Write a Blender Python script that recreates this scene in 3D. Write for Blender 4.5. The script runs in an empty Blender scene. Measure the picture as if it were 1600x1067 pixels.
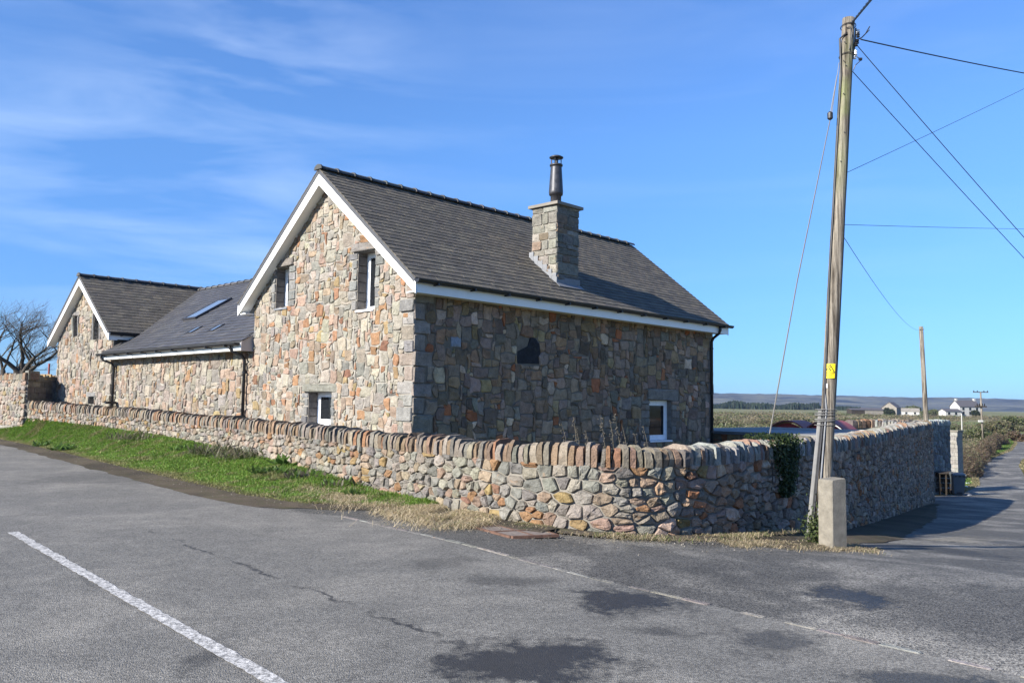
import bpy, math, random
import numpy as np
from mathutils import Vector, Matrix, noise
R0 = random.Random(7)
NP = np.random.default_rng(11)
SC = bpy.context.scene
COL = SC.collection
rad = math.radians

# ------------------------------------------------------------------ camera (solved from the photograph's vanishing points)
FPX, CX, CY = 1309.0, 800.0, 533.5
PIT, ROL, EYE = math.atan(98 / FPX), math.atan(.015), 1.6
cr, sr, cp, sp = math.cos(ROL), math.sin(ROL), math.cos(PIT), math.sin(PIT)
cam = bpy.data.cameras.new('camera')
cam.sensor_width = 36; cam.lens = 36 * FPX / 1600; cam.clip_end = 20000; cam.clip_start = .05
camo = bpy.data.objects.new('camera', cam); COL.objects.link(camo)
Rv, Uv, Fv = Vector((cr, -sr * sp, sr * cp)), Vector((-sr, -cr * sp, cr * cp)), Vector((0, cp, sp))
M = Matrix((Rv, Uv, -Fv)).transposed().to_4x4(); M.translation = (0, 0, EYE)
camo.matrix_world = M; SC.camera = camo

def ray(px, py):
    u = (px - CX) / FPX; v = (CY - py) / FPX
    return Rv * u + Uv * v + Fv
def at_y(px, py, Y):
    d = ray(px, py); return Vector((0, 0, EYE)) + d * (Y / d.y)
def at_z(px, py, z=0.):
    d = ray(px, py); return Vector((0, 0, EYE)) + d * ((z - EYE) / d.z)

# ------------------------------------------------------------------ sky, sun, exposure
SUN_EL = 27.0            # from the chimney's shadow on the roof and the wall's shadow on the lane
SUN_H = Vector((-.82, -.572, 0)).normalized()
w = bpy.data.worlds.new('World'); SC.world = w; w.use_nodes = True
nt = w.node_tree; nt.nodes.clear()
def N(t, typ, **kw):
    n = t.nodes.new(typ)
    for k, v in kw.items(): setattr(n, k, v)
    return n
sky = N(nt, 'ShaderNodeTexSky', sky_type='NISHITA', sun_disc=False)
sky.sun_elevation = rad(SUN_EL); sky.sun_rotation = math.atan2(SUN_H.x, SUN_H.y)
sky.air_density = 1.0; sky.dust_density = .05; sky.ozone_density = 3.0; sky.altitude = 20
hs = N(nt, 'ShaderNodeHueSaturation'); hs.inputs['Saturation'].default_value = 1.0; hs.inputs['Value'].default_value = 1.0
bg = N(nt, 'ShaderNodeBackground'); bg.inputs['Strength'].default_value = .085
out = N(nt, 'ShaderNodeOutputWorld')
tc = N(nt, 'ShaderNodeTexCoord')
mp = N(nt, 'ShaderNodeMapping'); mp.inputs['Scale'].default_value = (1.2, 2.2, 9.0); mp.inputs['Rotation'].default_value = (rad(4), rad(-9), rad(20))
n1 = N(nt, 'ShaderNodeTexNoise'); n1.inputs['Scale'].default_value = 1.6; n1.inputs['Detail'].default_value = 9; n1.inputs['Roughness'].default_value = .52; n1.inputs['Distortion'].default_value = .5
n2 = N(nt, 'ShaderNodeTexNoise'); n2.inputs['Scale'].default_value = 1.5; n2.inputs['Detail'].default_value = 3
r1 = N(nt, 'ShaderNodeMapRange'); r1.inputs[1].default_value = .46; r1.inputs[2].default_value = .80
r2 = N(nt, 'ShaderNodeMapRange'); r2.inputs[1].default_value = .42; r2.inputs[2].default_value = .66
# cirrus is thicker towards the west, where the photograph shows it
sx = N(nt, 'ShaderNodeSeparateXYZ'); r3 = N(nt, 'ShaderNodeMapRange'); r3.inputs[1].default_value = -.05; r3.inputs[2].default_value = -.55; r3.inputs[3].default_value = .13; r3.inputs[4].default_value = 1.0
mul = N(nt, 'ShaderNodeMath', operation='MULTIPLY'); mul2 = N(nt, 'ShaderNodeMath', operation='MULTIPLY'); mul3 = N(nt, 'ShaderNodeMath', operation='MULTIPLY'); mul3.inputs[1].default_value = .85
mx = N(nt, 'ShaderNodeMix', data_type='RGBA'); mx.inputs[7].default_value = (5.0, 5.9, 7.2, 1)
L = nt.links.new
L(tc.outputs['Generated'], mp.inputs['Vector']); L(mp.outputs[0], n1.inputs['Vector']); L(tc.outputs['Generated'], n2.inputs['Vector'])
L(n1.outputs['Fac'], r1.inputs[0]); L(n2.outputs['Fac'], r2.inputs[0]); L(tc.outputs['Generated'], sx.inputs[0]); L(sx.outputs[0], r3.inputs[0])
L(r1.outputs[0], mul.inputs[0]); L(r2.outputs[0], mul.inputs[1]); L(mul.outputs[0], mul2.inputs[0]); L(r3.outputs[0], mul2.inputs[1]); L(mul2.outputs[0], mul3.inputs[0])
# clear polarised-looking northern sky: the air's own colour deepened, most near the horizon where the model is whitest
rmp = N(nt, 'ShaderNodeValToRGB'); cre = rmp.color_ramp.elements
cre[0].position = 0.; cre[0].color = (.19, .385, .73, 1); cre[1].position = 1.; cre[1].color = (.68, .90, 1.25, 1)
for ps, cc in ((.10, (.30, .50, .83, 1)), (.30, (.50, .73, 1.02, 1)), (.55, (.62, .83, 1.16, 1))): e_ = cre.new(ps); e_.color = cc
tint = N(nt, 'ShaderNodeMix', data_type='RGBA', blend_type='MULTIPLY'); tint.inputs[0].default_value = 1
L(sx.outputs[2], rmp.inputs[0]); L(sky.outputs[0], hs.inputs['Color']); L(hs.outputs[0], tint.inputs[6]); L(rmp.outputs[0], tint.inputs[7]); L(tint.outputs[2], mx.inputs[6]); L(mul3.outputs[0], mx.inputs[0]); L(mx.outputs[2], bg.inputs['Color']); L(bg.outputs[0], out.inputs['Surface'])

sun = bpy.data.lights.new('sun', 'SUN'); sun.energy = 4.5; sun.angle = rad(.53); sun.color = (1, .95, .86)
suno = bpy.data.objects.new('sun', sun); COL.objects.link(suno)
Sdir = Vector((SUN_H.x * math.cos(rad(SUN_EL)), SUN_H.y * math.cos(rad(SUN_EL)), math.sin(rad(SUN_EL))))
suno.rotation_euler = Sdir.to_track_quat('Z', 'Y').to_euler(); suno.location = Sdir * 60
SC.view_settings.view_transform = 'Standard'; SC.view_settings.look = 'None'; SC.view_settings.gamma = 1; SC.view_settings.use_curve_mapping = False
SC.view_settings.exposure = 1.35
SC.cycles.max_bounces = 6; SC.cycles.volume_bounces = 1; SC.cycles.use_denoising = True; SC.cycles.denoising_input_passes = 'RGB_ALBEDO_NORMAL'; SC.cycles.denoising_prefilter = 'ACCURATE'

# ------------------------------------------------------------------ materials
def mat(name, rough=.85, spec=.3):
    m = bpy.data.materials.new(name); m.use_nodes = True
    b = m.node_tree.nodes['Principled BSDF']; b.inputs['Roughness'].default_value = rough; b.inputs['Specular IOR Level'].default_value = spec
    return m, m.node_tree, b
def noise_n(t, scale, detail=4, rough=.6, vec=None, dist=0.):
    n = N(t, 'ShaderNodeTexNoise'); n.inputs['Scale'].default_value = scale; n.inputs['Detail'].default_value = detail; n.inputs['Roughness'].default_value = rough; n.inputs['Distortion'].default_value = dist
    if vec is not None: t.links.new(vec, n.inputs['Vector'])
    return n
def rng_n(t, src, a, b, c, d):
    n = N(t, 'ShaderNodeMapRange'); n.inputs[1].default_value = a; n.inputs[2].default_value = b; n.inputs[3].default_value = c; n.inputs[4].default_value = d
    t.links.new(src, n.inputs[0]); return n.outputs[0]
def mix_n(t, fac, a, b, blend='MIX'):
    n = N(t, 'ShaderNodeMix', data_type='RGBA', blend_type=blend)
    for i, x in ((0, fac), (6, a), (7, b)):
        if isinstance(x, (int, float)): n.inputs[i].default_value = x
        elif isinstance(x, tuple): n.inputs[i].default_value = x if len(x) == 4 else (*x, 1)
        else: t.links.new(x, n.inputs[i])
    return n.outputs[2]
def math_n(t, op, a, b=None, clamp=False):
    n = N(t, 'ShaderNodeMath', operation=op, use_clamp=clamp)
    for i, x in ((0, a), (1, b)):
        if x is None: continue
        if isinstance(x, (int, float)): n.inputs[i].default_value = x
        else: t.links.new(x, n.inputs[i])
    return n.outputs[0]
def bump_n(t, b, h, strength=.5, dist=.02):
    n = N(t, 'ShaderNodeBump'); n.inputs['Strength'].default_value = strength; n.inputs['Distance'].default_value = dist
    t.links.new(h, n.inputs['Height']); t.links.new(n.outputs[0], b.inputs['Normal'])
def wpos(t): return N(t, 'ShaderNodeNewGeometry').outputs['Position']

def mat_attr(name, rough=.9, var=.35, scale=9., bump=.5, fine=60., spec=.25, stain=None, transl=0.):
    """colour from the vertex attribute Col, broken up by noise in world space"""
    m, t, b = mat(name, rough, spec)
    a = N(t, 'ShaderNodeAttribute', attribute_name='Col').outputs['Color']
    p = wpos(t)
    na = noise_n(t, scale, 6, .65, p); nb = noise_n(t, fine, 4, .6, p)
    f = math_n(t, 'MULTIPLY', rng_n(t, na.outputs['Fac'], .28, .72, 1 - var, 1 + var), rng_n(t, nb.outputs['Fac'], .3, .7, 1 - var * .6, 1 + var * .6))
    c = N(t, 'ShaderNodeCombineColor')
    for i in range(3): t.links.new(f, c.inputs[i])
    col = mix_n(t, 1., a, c.outputs[0], 'MULTIPLY')
    if stain:
        ns = noise_n(t, stain[1], 5, .7, p, .6)
        col = mix_n(t, rng_n(t, ns.outputs['Fac'], stain[2], stain[2] + .12, 0, stain[3]), col, stain[0])
    t.links.new(col, b.inputs['Base Color'])
    h = math_n(t, 'ADD', na.outputs['Fac'], math_n(t, 'MULTIPLY', nb.outputs['Fac'], .5))
    if bump: bump_n(t, b, h, bump, .045)
    return m
def mat_plain(name, c, rough=.5, var=.08, scale=6., bump=0., metallic=0., spec=.4):
    m, t, b = mat(name, rough, spec); b.inputs['Metallic'].default_value = metallic
    p = wpos(t); na = noise_n(t, scale, 5, .65, p)
    lo = tuple(x * (1 - var) for x in c); hi = tuple(min(1, x * (1 + var)) for x in c)
    t.links.new(mix_n(t, rng_n(t, na.outputs['Fac'], .3, .7, 0, 1), lo, hi), b.inputs['Base Color'])
    t.links.new(rng_n(t, na.outputs['Fac'], .3, .7, max(.02, rough - .08), min(1, rough + .08)), b.inputs['Roughness'])
    if bump: bump_n(t, b, noise_n(t, scale * 6, 4, .6, p).outputs['Fac'], bump, .01)
    return m

MT = {}
MT['stone'] = mat_attr('rubble_stone', .92, .34, 9., .85, 50., stain=((.42, .23, .11), 5.5, .62, .45))
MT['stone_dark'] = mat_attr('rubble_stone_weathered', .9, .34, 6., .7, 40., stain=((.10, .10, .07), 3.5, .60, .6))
MT['mortar'] = mat_plain('lime_mortar', (.25, .23, .197), .95, .28, 5., .8)
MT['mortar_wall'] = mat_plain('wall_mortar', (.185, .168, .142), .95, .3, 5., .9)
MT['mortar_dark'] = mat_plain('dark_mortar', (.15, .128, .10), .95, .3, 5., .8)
MT['slate'] = mat_attr('roof_slate_weathered', .8, .25, 3., .3, 30., .35, stain=((.20, .17, .11), 2.2, .60, .6))
MT['slate_blue'] = mat_attr('roof_slate_blue', .55, .15, 3., .2, 40., .45)
MT['white'] = mat_plain('white_painted_board', (.80, .80, .78), .45, .05, 2.5)
MT['soffit'] = mat_plain('soffit_board', (.55, .53, .50), .6, .06, 3.)
MT['beige'] = mat_plain('box_end_board', (.42, .37, .34), .6, .06, 3.)
MT['upvc'] = mat_plain('white_window_plastic', (.82, .83, .84), .3, .02, 3.)
MT['black'] = mat_plain('black_plastic', (.016, .016, .018), .4, .2, 6.)
MT['flue'] = mat_plain('grey_flue_metal', (.06, .06, .066), .45, .3, 9., .1, .5)
MT['rust'] = mat_plain('rusty_iron', (.115, .062, .042), .85, .35, 14., .3)
MT['rustgrey'] = mat_plain('worn_iron_panel', (.165, .135, .115), .85, .25, 10., .4)
MT['lead'] = mat_plain('lead_flashing', (.17, .175, .185), .6, .2, 7., .2)
MT['reveal'] = mat_plain('window_reveal_stone', (.17, .15, .13), .9, .3, 7., .5)
MT['cladding'] = mat_plain('dark_cheek_cladding', (.06, .062, .068), .7, .15, 5.)
MT['concrete'] = mat_plain('weathered_concrete', (.18, .162, .13), .95, .28, 9., .8)
MT['galv'] = mat_plain('galvanised_steel', (.17, .165, .155), .75, .2, 9., .1, 0.)
MT['wire'] = mat_plain('black_cable', (.02, .02, .024), .5, .1)
MT['wiregrey'] = mat_plain('steel_strand', (.22, .21, .20), .5, .1)
MT['yellow'] = mat_plain('yellow_sign', (.78, .60, .015), .4, .03)
MT['ink'] = mat_plain('black_print', (.012, .012, .012), .5, .1)
MT['red'] = mat_plain('red_painted_metal', (.33, .030, .022), .45, .2, 5.)
MT['redtop'] = mat_plain('highlit_red_metal', (.26, .06, .05), .6, .2, 5.)  # highlight along the arched cover tops is mixed into this red
MT['flatroof'] = mat_plain('flat_roof_membrane', (.13, .13, .135), .65, .15, 2.)
MT['orange'] = mat_plain('orange_strap', (.75, .13, .02), .6, .1)
MT['bin'] = mat_plain('grey_bin_plastic', (.085, .098, .105), .45, .12, 5.)
MT['wood'] = mat_plain('old_boards', (.032, .025, .018), .9, .35, 12., .4)
MT['litter'] = mat_plain('pale_litter', (.7, .72, .74), .5, .1)
MT['render'] = mat_plain('white_render', (.40, .39, .36), .8, .06, 1.)
MT['farroof'] = mat_plain('far_slate_roof', (.075, .070, .075), .8, .1, 1.)
MT['farstone'] = mat_plain('far_stone', (.20, .18, .15), .9, .2, 1.)
MT['bark'] = mat_plain('thorn_bark', (.055, .046, .036), .95, .35, 12., .6)
MT['leaf'] = mat_attr('leaf', .6, .25, 8., 0, 30., .35)
MT['straw'] = mat_attr('dry_grass', .8, .2, 8., 0, 30., .2)
MT['grass'] = mat_attr('grass_blades', .6, .25, 3., 0, 20., .3)
for _k in ('leaf', 'straw', 'grass'):      # thin blades and leaves let light through
    _t = MT[_k].node_tree; _b = _t.nodes['Principled BSDF']; _o = [n for n in _t.nodes if n.type == 'OUTPUT_MATERIAL'][0]; _tr = N(_t, 'ShaderNodeBsdfTranslucent'); _mx = N(_t, 'ShaderNodeMixShader'); _mx.inputs[0].default_value = .42
    _t.links.new(_b.inputs['Base Color'].links[0].from_socket, _tr.inputs['Color']); _t.links.new(_b.outputs[0], _mx.inputs[1]); _t.links.new(_tr.outputs[0], _mx.inputs[2]); _t.links.new(_mx.outputs[0], _o.inputs['Surface'])
def mat_glass():
    m, t, b = mat('window_glass', .05, .35); b.inputs['Base Color'].default_value = (.012, .014, .017, 1); return m
MT['glass'] = mat_glass()
def mat_skyglass():
    m, t, b = mat('rooflight_glass', .03, 1.); b.inputs['Base Color'].default_value = (.12, .15, .19, 1); b.inputs['IOR'].default_value = 1.9; return m
MT['skyglass'] = mat_skyglass()
def mat_pole(name, moss):
    m, t, b = mat(name, .9, .2)
    p = N(t, 'ShaderNodeTexCoord').outputs['Object']
    mpn = N(t, 'ShaderNodeMapping'); mpn.inputs['Scale'].default_value = (15, 15, .55); t.links.new(p, mpn.inputs['Vector'])
    n1 = noise_n(t, 1.6, 6, .7, mpn.outputs[0]); n2 = noise_n(t, .9, 3, .6, p)
    c = mix_n(t, rng_n(t, n1.outputs['Fac'], .40, .60, 0, 1), (.045, .036, .028), (.29, .255, .205))
    sz = N(t, 'ShaderNodeSeparateXYZ'); t.links.new(p, sz.inputs[0])
    g = math_n(t, 'MULTIPLY', rng_n(t, sz.outputs[2], 4.6, 6.2, 0, 1), rng_n(t, n2.outputs['Fac'], .40, .6, 0, moss))
    c = mix_n(t, g, c, (.22, .26, .09))
    t.links.new(c, b.inputs['Base Color']); bump_n(t, b, n1.outputs['Fac'], 1., .035); return m
MT['pole'] = mat_pole('mossy_pole_wood', .8); MT['pole2'] = mat_pole('grey_pole_wood', 0.)

# asphalt: coarse stone speckle, pale dust, wet stains of their own shape (x, y, rx, ry, strength)
def stains_from_px(lst):
    o = []
    for (px, py, rx, ry, s) in lst:
        c = at_z(px, py); e = at_z(px + rx, py); f = at_z(px, py + ry); o.append((c.x, c.y, abs(e.x - c.x), abs(f.y - c.y), s))
    return o
def mat_asphalt(name, base, dust, stains, dustlo=.45, crack=None, speck=.5, wear=None):
    m, t, b = mat(name, .85, .35); p = wpos(t)
    big = noise_n(t, .55, 5, .62, p, .5); mid = noise_n(t, 3.5, 5, .65, p); fine = noise_n(t, 75, 3, .65, p)
    vo = N(t, 'ShaderNodeTexVoronoi'); vo.inputs['Scale'].default_value = 95; t.links.new(p, vo.inputs['Vector'])
    sp1 = N(t, 'ShaderNodeSeparateColor'); t.links.new(vo.outputs['Color'], sp1.inputs[0])
    c = mix_n(t, rng_n(t, big.outputs['Fac'], dustlo, dustlo + .2, 0, 1), base, dust)
    k = math_n(t, 'MULTIPLY', rng_n(t, sp1.outputs[0], 0, 1, 1 - speck, 1 + speck), rng_n(t, fine.outputs['Fac'], .3, .7, .76, 1.24))
    k = math_n(t, 'MULTIPLY', k, rng_n(t, mid.outputs['Fac'], .3, .7, .86, 1.14))
    kc = N(t, 'ShaderNodeCombineColor')
    for i in range(3): t.links.new(k, kc.inputs[i])
    c = mix_n(t, 1., c, kc.outputs[0], 'MULTIPLY')
    sx = N(t, 'ShaderNodeSeparateXYZ'); t.links.new(p, sx.inputs[0])
    wet = None
    ed = noise_n(t, 2.2, 6, .7, p)
    ed2 = noise_n(t, 11, 4, .7, p)
    edge = math_n(t, 'ADD', rng_n(t, ed.outputs['Fac'], .25, .75, -.65, .65), rng_n(t, ed2.outputs['Fac'], .25, .75, -.3, .3))
    for (x, y, rx, ry, s) in stains:
        dx = math_n(t, 'DIVIDE', math_n(t, 'SUBTRACT', sx.outputs[0], x), rx); dy = math_n(t, 'DIVIDE', math_n(t, 'SUBTRACT', sx.outputs[1], y), ry)
        r = math_n(t, 'SQRT', math_n(t, 'ADD', math_n(t, 'MULTIPLY', dx, dx), math_n(t, 'MULTIPLY', dy, dy)))
        f = rng_n(t, math_n(t, 'ADD', r, edge), .50, 1.02, s, 0.)
        wet = f if wet is None else math_n(t, 'MAXIMUM', wet, f)
    if crack:
        for (x0, y0, x1, y1, wd, s) in crack:
            l = math.hypot(x1 - x0, y1 - y0); ux, uy = (x1 - x0) / l, (y1 - y0) / l
            qx = math_n(t, 'SUBTRACT', sx.outputs[0], x0); qy = math_n(t, 'SUBTRACT', sx.outputs[1], y0)
            al = math_n(t, 'ADD', math_n(t, 'MULTIPLY', qx, ux), math_n(t, 'MULTIPLY', qy, uy))
            pr = math_n(t, 'ADD', math_n(t, 'MULTIPLY', qx, -uy), math_n(t, 'MULTIPLY', qy, ux))
            wob = rng_n(t, noise_n(t, 1.3, 4, .7, p).outputs['Fac'], .2, .8, -.16, .16)
            d = math_n(t, 'ABSOLUTE', math_n(t, 'ADD', pr, wob))
            gap = rng_n(t, noise_n(t, 1.1, 3, .6, p).outputs['Fac'], .40, .52, 0, 1)
            f = math_n(t, 'MULTIPLY', rng_n(t, d, wd * .3, wd, s, 0), math_n(t, 'MULTIPLY', gap, math_n(t, 'MULTIPLY', rng_n(t, al, 0, .5, 0, 1), rng_n(t, al, l - .5, l, 1, 0))))
            wet = f if wet is None else math_n(t, 'MAXIMUM', wet, f)
    if wet is not None:
        c = mix_n(t, wet, c, mix_n(t, .85, c, (.012, .012, .012)))
        t.links.new(rng_n(t, wet, .5, 1, .85, .5), b.inputs['Roughness'])
    t.links.new(c, b.inputs['Base Color'])
    bump_n(t, b, math_n(t, 'ADD', vo.outputs['Distance'], math_n(t, 'MULTIPLY', fine.outputs['Fac'], .5)), .55, .012)
    return m
_cr = [at_z(225, 826), at_z(720, 1010)]
MT['road'] = mat_asphalt('road_asphalt', (.138, .130, .113), (.195, .181, .154), stains_from_px([(985, 940, 92, 30, 1.), (830, 1034, 180, 52, 1.), (1200, 1003, 95, 28, .7), (1025, 987, 50, 9, .6), (690, 880, 55, 12, .45), (800, 908, 90, 9, .5), (1450, 1066, 130, 22, .8), (325, 1025, 36, 34, .6), (150, 748, 130, 12, .3)]), .47,
    [(_cr[0].x, _cr[0].y, _cr[1].x, _cr[1].y, .035, .9), (at_z(300, 1000).x, at_z(300, 1000).y, at_z(60, 860).x, at_z(60, 860).y, .05, .35)])
MT['apron'] = mat_asphalt('apron_tarmac', (.084, .079, .069), (.225, .208, .176), stains_from_px([(1330, 932, 75, 22, .95), (1120, 905, 200, 30, .35), (1500, 820, 60, 26, .6)]), .47, None, .85)
def mat_paint():
    m, t, b = mat('road_paint', .7, .3); p = wpos(t)
    n = noise_n(t, 28, 5, .75, p); n2 = noise_n(t, 90, 3, .6, p)
    f = rng_n(t, math_n(t, 'ADD', n.outputs['Fac'], math_n(t, 'MULTIPLY', n2.outputs['Fac'], .6)), .70, .92, 0, 1)
    t.links.new(mix_n(t, f, (.15, .145, .135), (.60, .575, .53)), b.inputs['Base Color']); bump_n(t, b, n2.outputs['Fac'], .4, .01); return m
MT['paint'] = mat_paint()
def mat_ground(name, c1, c2, c3, s1=.05, s2=1.2):
    m, t, b = mat(name, .95, .1); p = wpos(t)
    a = noise_n(t, s1, 6, .6, p, .4); d = noise_n(t, s2, 6, .7, p); f = noise_n(t, s2 * 18, 3, .7, p)
    c = mix_n(t, rng_n(t, a.outputs['Fac'], .4, .6, 0, 1), c1, c2); c = mix_n(t, rng_n(t, d.outputs['Fac'], .48, .66, 0, .8), c, c3)
    k = rng_n(t, f.outputs['Fac'], .3, .7, .65, 1.35); kc = N(t, 'ShaderNodeCombineColor')
    for i in range(3): t.links.new(k, kc.inputs[i])
    t.links.new(mix_n(t, 1., c, kc.outputs[0], 'MULTIPLY'), b.inputs['Base Color'])
    bump_n(t, b, math_n(t, 'ADD', d.outputs['Fac'], f.outputs['Fac']), .6, .04); return m
MT['field'] = mat_ground('field', (.11, .135, .045), (.175, .15, .085), (.15, .12, .075), .022, .25)
MT['soil'] = mat_ground('roadside_soil', (.060, .049, .038), (.11, .088, .062), (.075, .075, .038), .5, 4.)
MT['verge'] = mat_ground('verge_turf', (.075, .12, .025), (.10, .125, .035), (.075, .065, .035), .4, 3.)
MT['hill'] = mat_ground('hill_woods', (.008, .010, .010), (.085, .082, .062), (.16, .15, .09), .0045, .012)

# ------------------------------------------------------------------ mesh helpers
def tag(o, label=None, cat=None, group=None, kind=None):
    if label: o['label'] = label
    if cat: o['category'] = cat
    if group: o['group'] = group
    if kind: o['kind'] = kind
    return o
def empty(name, loc=(0, 0, 0), rz=0., label=None, cat=None, group=None):
    o = bpy.data.objects.new(name, None); COL.objects.link(o); o.location = loc; o.rotation_euler = (0, 0, rz); o.empty_display_size = .2
    return tag(o, label, cat, group)
class MB:
    def __init__(s, f=None): s.v = []; s.f = []; s.c = []; s.fn = f
    def add(s, vs, fs, col=(1, 1, 1)):
        o = len(s.v)
        s.v += [tuple(s.fn(*v)) if s.fn else tuple(v) for v in vs]; s.f += [tuple(i + o for i in f) for f in fs]; s.c += [col] * len(vs)
        return s
    def box(s, x0, x1, y0, y1, z0, z1, col=(1, 1, 1)):
        return s.add([(x0, y0, z0), (x1, y0, z0), (x1, y1, z0), (x0, y1, z0), (x0, y0, z1), (x1, y0, z1), (x1, y1, z1), (x0, y1, z1)],
              [(0, 3, 2, 1), (4, 5, 6, 7), (0, 1, 5, 4), (1, 2, 6, 5), (2, 3, 7, 6), (3, 0, 4, 7)], col)
    def hexa(s, p, col=(1, 1, 1)):   # 8 points: bottom ring, top ring
        return s.add(p, [(0, 3, 2, 1), (4, 5, 6, 7), (0, 1, 5, 4), (1, 2, 6, 5), (2, 3, 7, 6), (3, 0, 4, 7)], col)
    def tube(s, pts, rads, n=8, col=(1, 1, 1), caps=True):
        pts = [Vector(p) for p in pts]; vs = []; fs = []
        if not hasattr(rads, '__len__'): rads = [rads] * len(pts)
        ref = None
        for i, p in enumerate(pts):
            d = (pts[min(i + 1, len(pts) - 1)] - pts[max(i - 1, 0)]).normalized()
            if ref is None: ref = Vector((1, 0, 0)) if abs(d.x) < .8 else Vector((0, 1, 0))
            a = d.cross(ref).normalized(); ref = a.cross(d).normalized()
            for k in range(n):
                q = 2 * math.pi * k / n; vs.append(p + (a * math.cos(q) + ref * math.sin(q)) * rads[i])
        for i in range(len(pts) - 1):
            for k in range(n):
                k2 = (k + 1) % n; fs.append((i * n + k, i * n + k2, (i + 1) * n + k2, (i + 1) * n + k))
        if caps: fs.append(tuple(range(n - 1, -1, -1))); fs.append(tuple((len(pts) - 1) * n + k for k in range(n)))
        return s.add(vs, fs, col)
    def lathe(s, cx, cy, prof, n=16, col=(1, 1, 1)):
        vs = []; fs = []
        for z, r in prof:
            for k in range(n):
                q = 2 * math.pi * k / n; vs.append((cx + r * math.cos(q), cy + r * math.sin(q), z))
        for i in range(len(prof) - 1):
            for k in range(n):
                k2 = (k + 1) % n; fs.append((i * n + k, i * n + k2, (i + 1) * n + k2, (i + 1) * n + k))
        fs.append(tuple(range(n - 1, -1, -1))); fs.append(tuple((len(prof) - 1) * n + k for k in range(n)))
        return s.add(vs, fs, col)
    def build(s, name, m, parent=None, smooth=False, kind=None):
        me = bpy.data.meshes.new(name); me.from_pydata(s.v, [], s.f)
        at = me.color_attributes.new('Col', 'FLOAT_COLOR', 'POINT')
        at.data.foreach_set('color', np.array([(*c, 1.) for c in s.c], 'f').ravel())
        me.materials.append(m if not isinstance(m, str) else MT[m])
        if smooth: me.polygons.foreach_set('use_smooth', [True] * len(me.polygons))
        me.update()
        o = bpy.data.objects.new(name, me); COL.objects.link(o)
        if parent: o.parent = parent
        if kind: o['kind'] = kind
        return o
def quads(name, V, C, m, parent=None, kind=None):
    """V (n,4,3) quads, C (n,3) colours -> one mesh, fast"""
    n = len(V); me = bpy.data.meshes.new(name)
    me.vertices.add(n * 4); me.vertices.foreach_set('co', np.asarray(V, 'f').reshape(-1))
    me.loops.add(n * 4); me.loops.foreach_set('vertex_index', np.arange(n * 4, dtype='i'))
    me.polygons.add(n); me.polygons.foreach_set('loop_start', np.arange(0, n * 4, 4, dtype='i'))
    at = me.color_attributes.new('Col', 'FLOAT_COLOR', 'POINT')
    cc = np.ones((n, 4, 4), 'f'); cc[:, :, :3] = np.asarray(C, 'f')[:, None, :]
    at.data.foreach_set('color', cc.ravel()); me.materials.append(MT[m] if isinstance(m, str) else m); me.update(); me.validate()
    o = bpy.data.objects.new(name, me); COL.objects.link(o)
    if parent: o.parent = parent
    if kind: o['kind'] = kind
    return o
def rcol(r, pal, j=.12):
    t = r.random() * sum(p[0] for p in pal)
    for wt, c in pal:
        t -= wt
        if t <= 0: break
    k = 1 + r.uniform(-j * 1.6, j * 1.6)
    return tuple(max(.01, x * k * (1 + r.uniform(-j, j) * .35)) for x in c)
PAL_LIT = [(34, (.52, .465, .39)), (20, (.43, .405, .365)), (20, (.52, .385, .30)), (8, (.47, .27, .16)), (4, (.47, .355, .20)), (9, (.32, .305, .28)), (9, (.39, .315, .24)), (2, (.30, .16, .11))]
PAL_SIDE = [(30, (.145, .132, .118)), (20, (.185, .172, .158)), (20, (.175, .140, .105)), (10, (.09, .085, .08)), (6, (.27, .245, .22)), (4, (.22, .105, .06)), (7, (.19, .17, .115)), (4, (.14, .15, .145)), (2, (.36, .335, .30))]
PAL_FAR = [(42, (.50, .44, .37)), (22, (.42, .385, .345)), (22, (.49, .375, .295)), (4, (.45, .28, .17)), (4, (.46, .35, .20)), (7, (.33, .30, .27))]
PAL_FRONT = [(30, (.43, .39, .33)), (22, (.35, .33, .30)), (14, (.45, .35, .26)), (7, (.44, .26, .14)), (6, (.44, .32, .16)), (12, (.27, .255, .24)), (8, (.41, .29, .23)), (3, (.33, .19, .13))]
PAL_LANE = [(40, (.185, .175, .165)), (22, (.135, .128, .12)), (14, (.25, .235, .215)), (14, (.20, .165, .13)), (5, (.22, .125, .075))]
PAL_COPE = [(28, (.37, .325, .27)), (20, (.30, .275, .245)), (22, (.37, .265, .19)), (6, (.37, .21, .13)), (14, (.24, .225, .205)), (12, (.31, .24, .175))]

def shade(pal, k, t=(1.03, .99, .92)): return [(w_, tuple(c * k * q for c, q in zip(col, t))) for w_, col in pal]
PAL_LIT, PAL_FAR, PAL_FRONT, PAL_COPE = shade(PAL_LIT, .52, (1.02, 1., .95)), shade(PAL_FAR, .50, (1.02, 1., .95)), shade(PAL_FRONT, .50, (1.0, .99, .94)), shade(PAL_COPE, .50)
PAL_SIDE, PAL_LANE = shade(PAL_SIDE, 1.12, (1.28, 1.04, .84)), shade(PAL_LANE, 1.12, (1.28, 1.04, .86))
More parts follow.
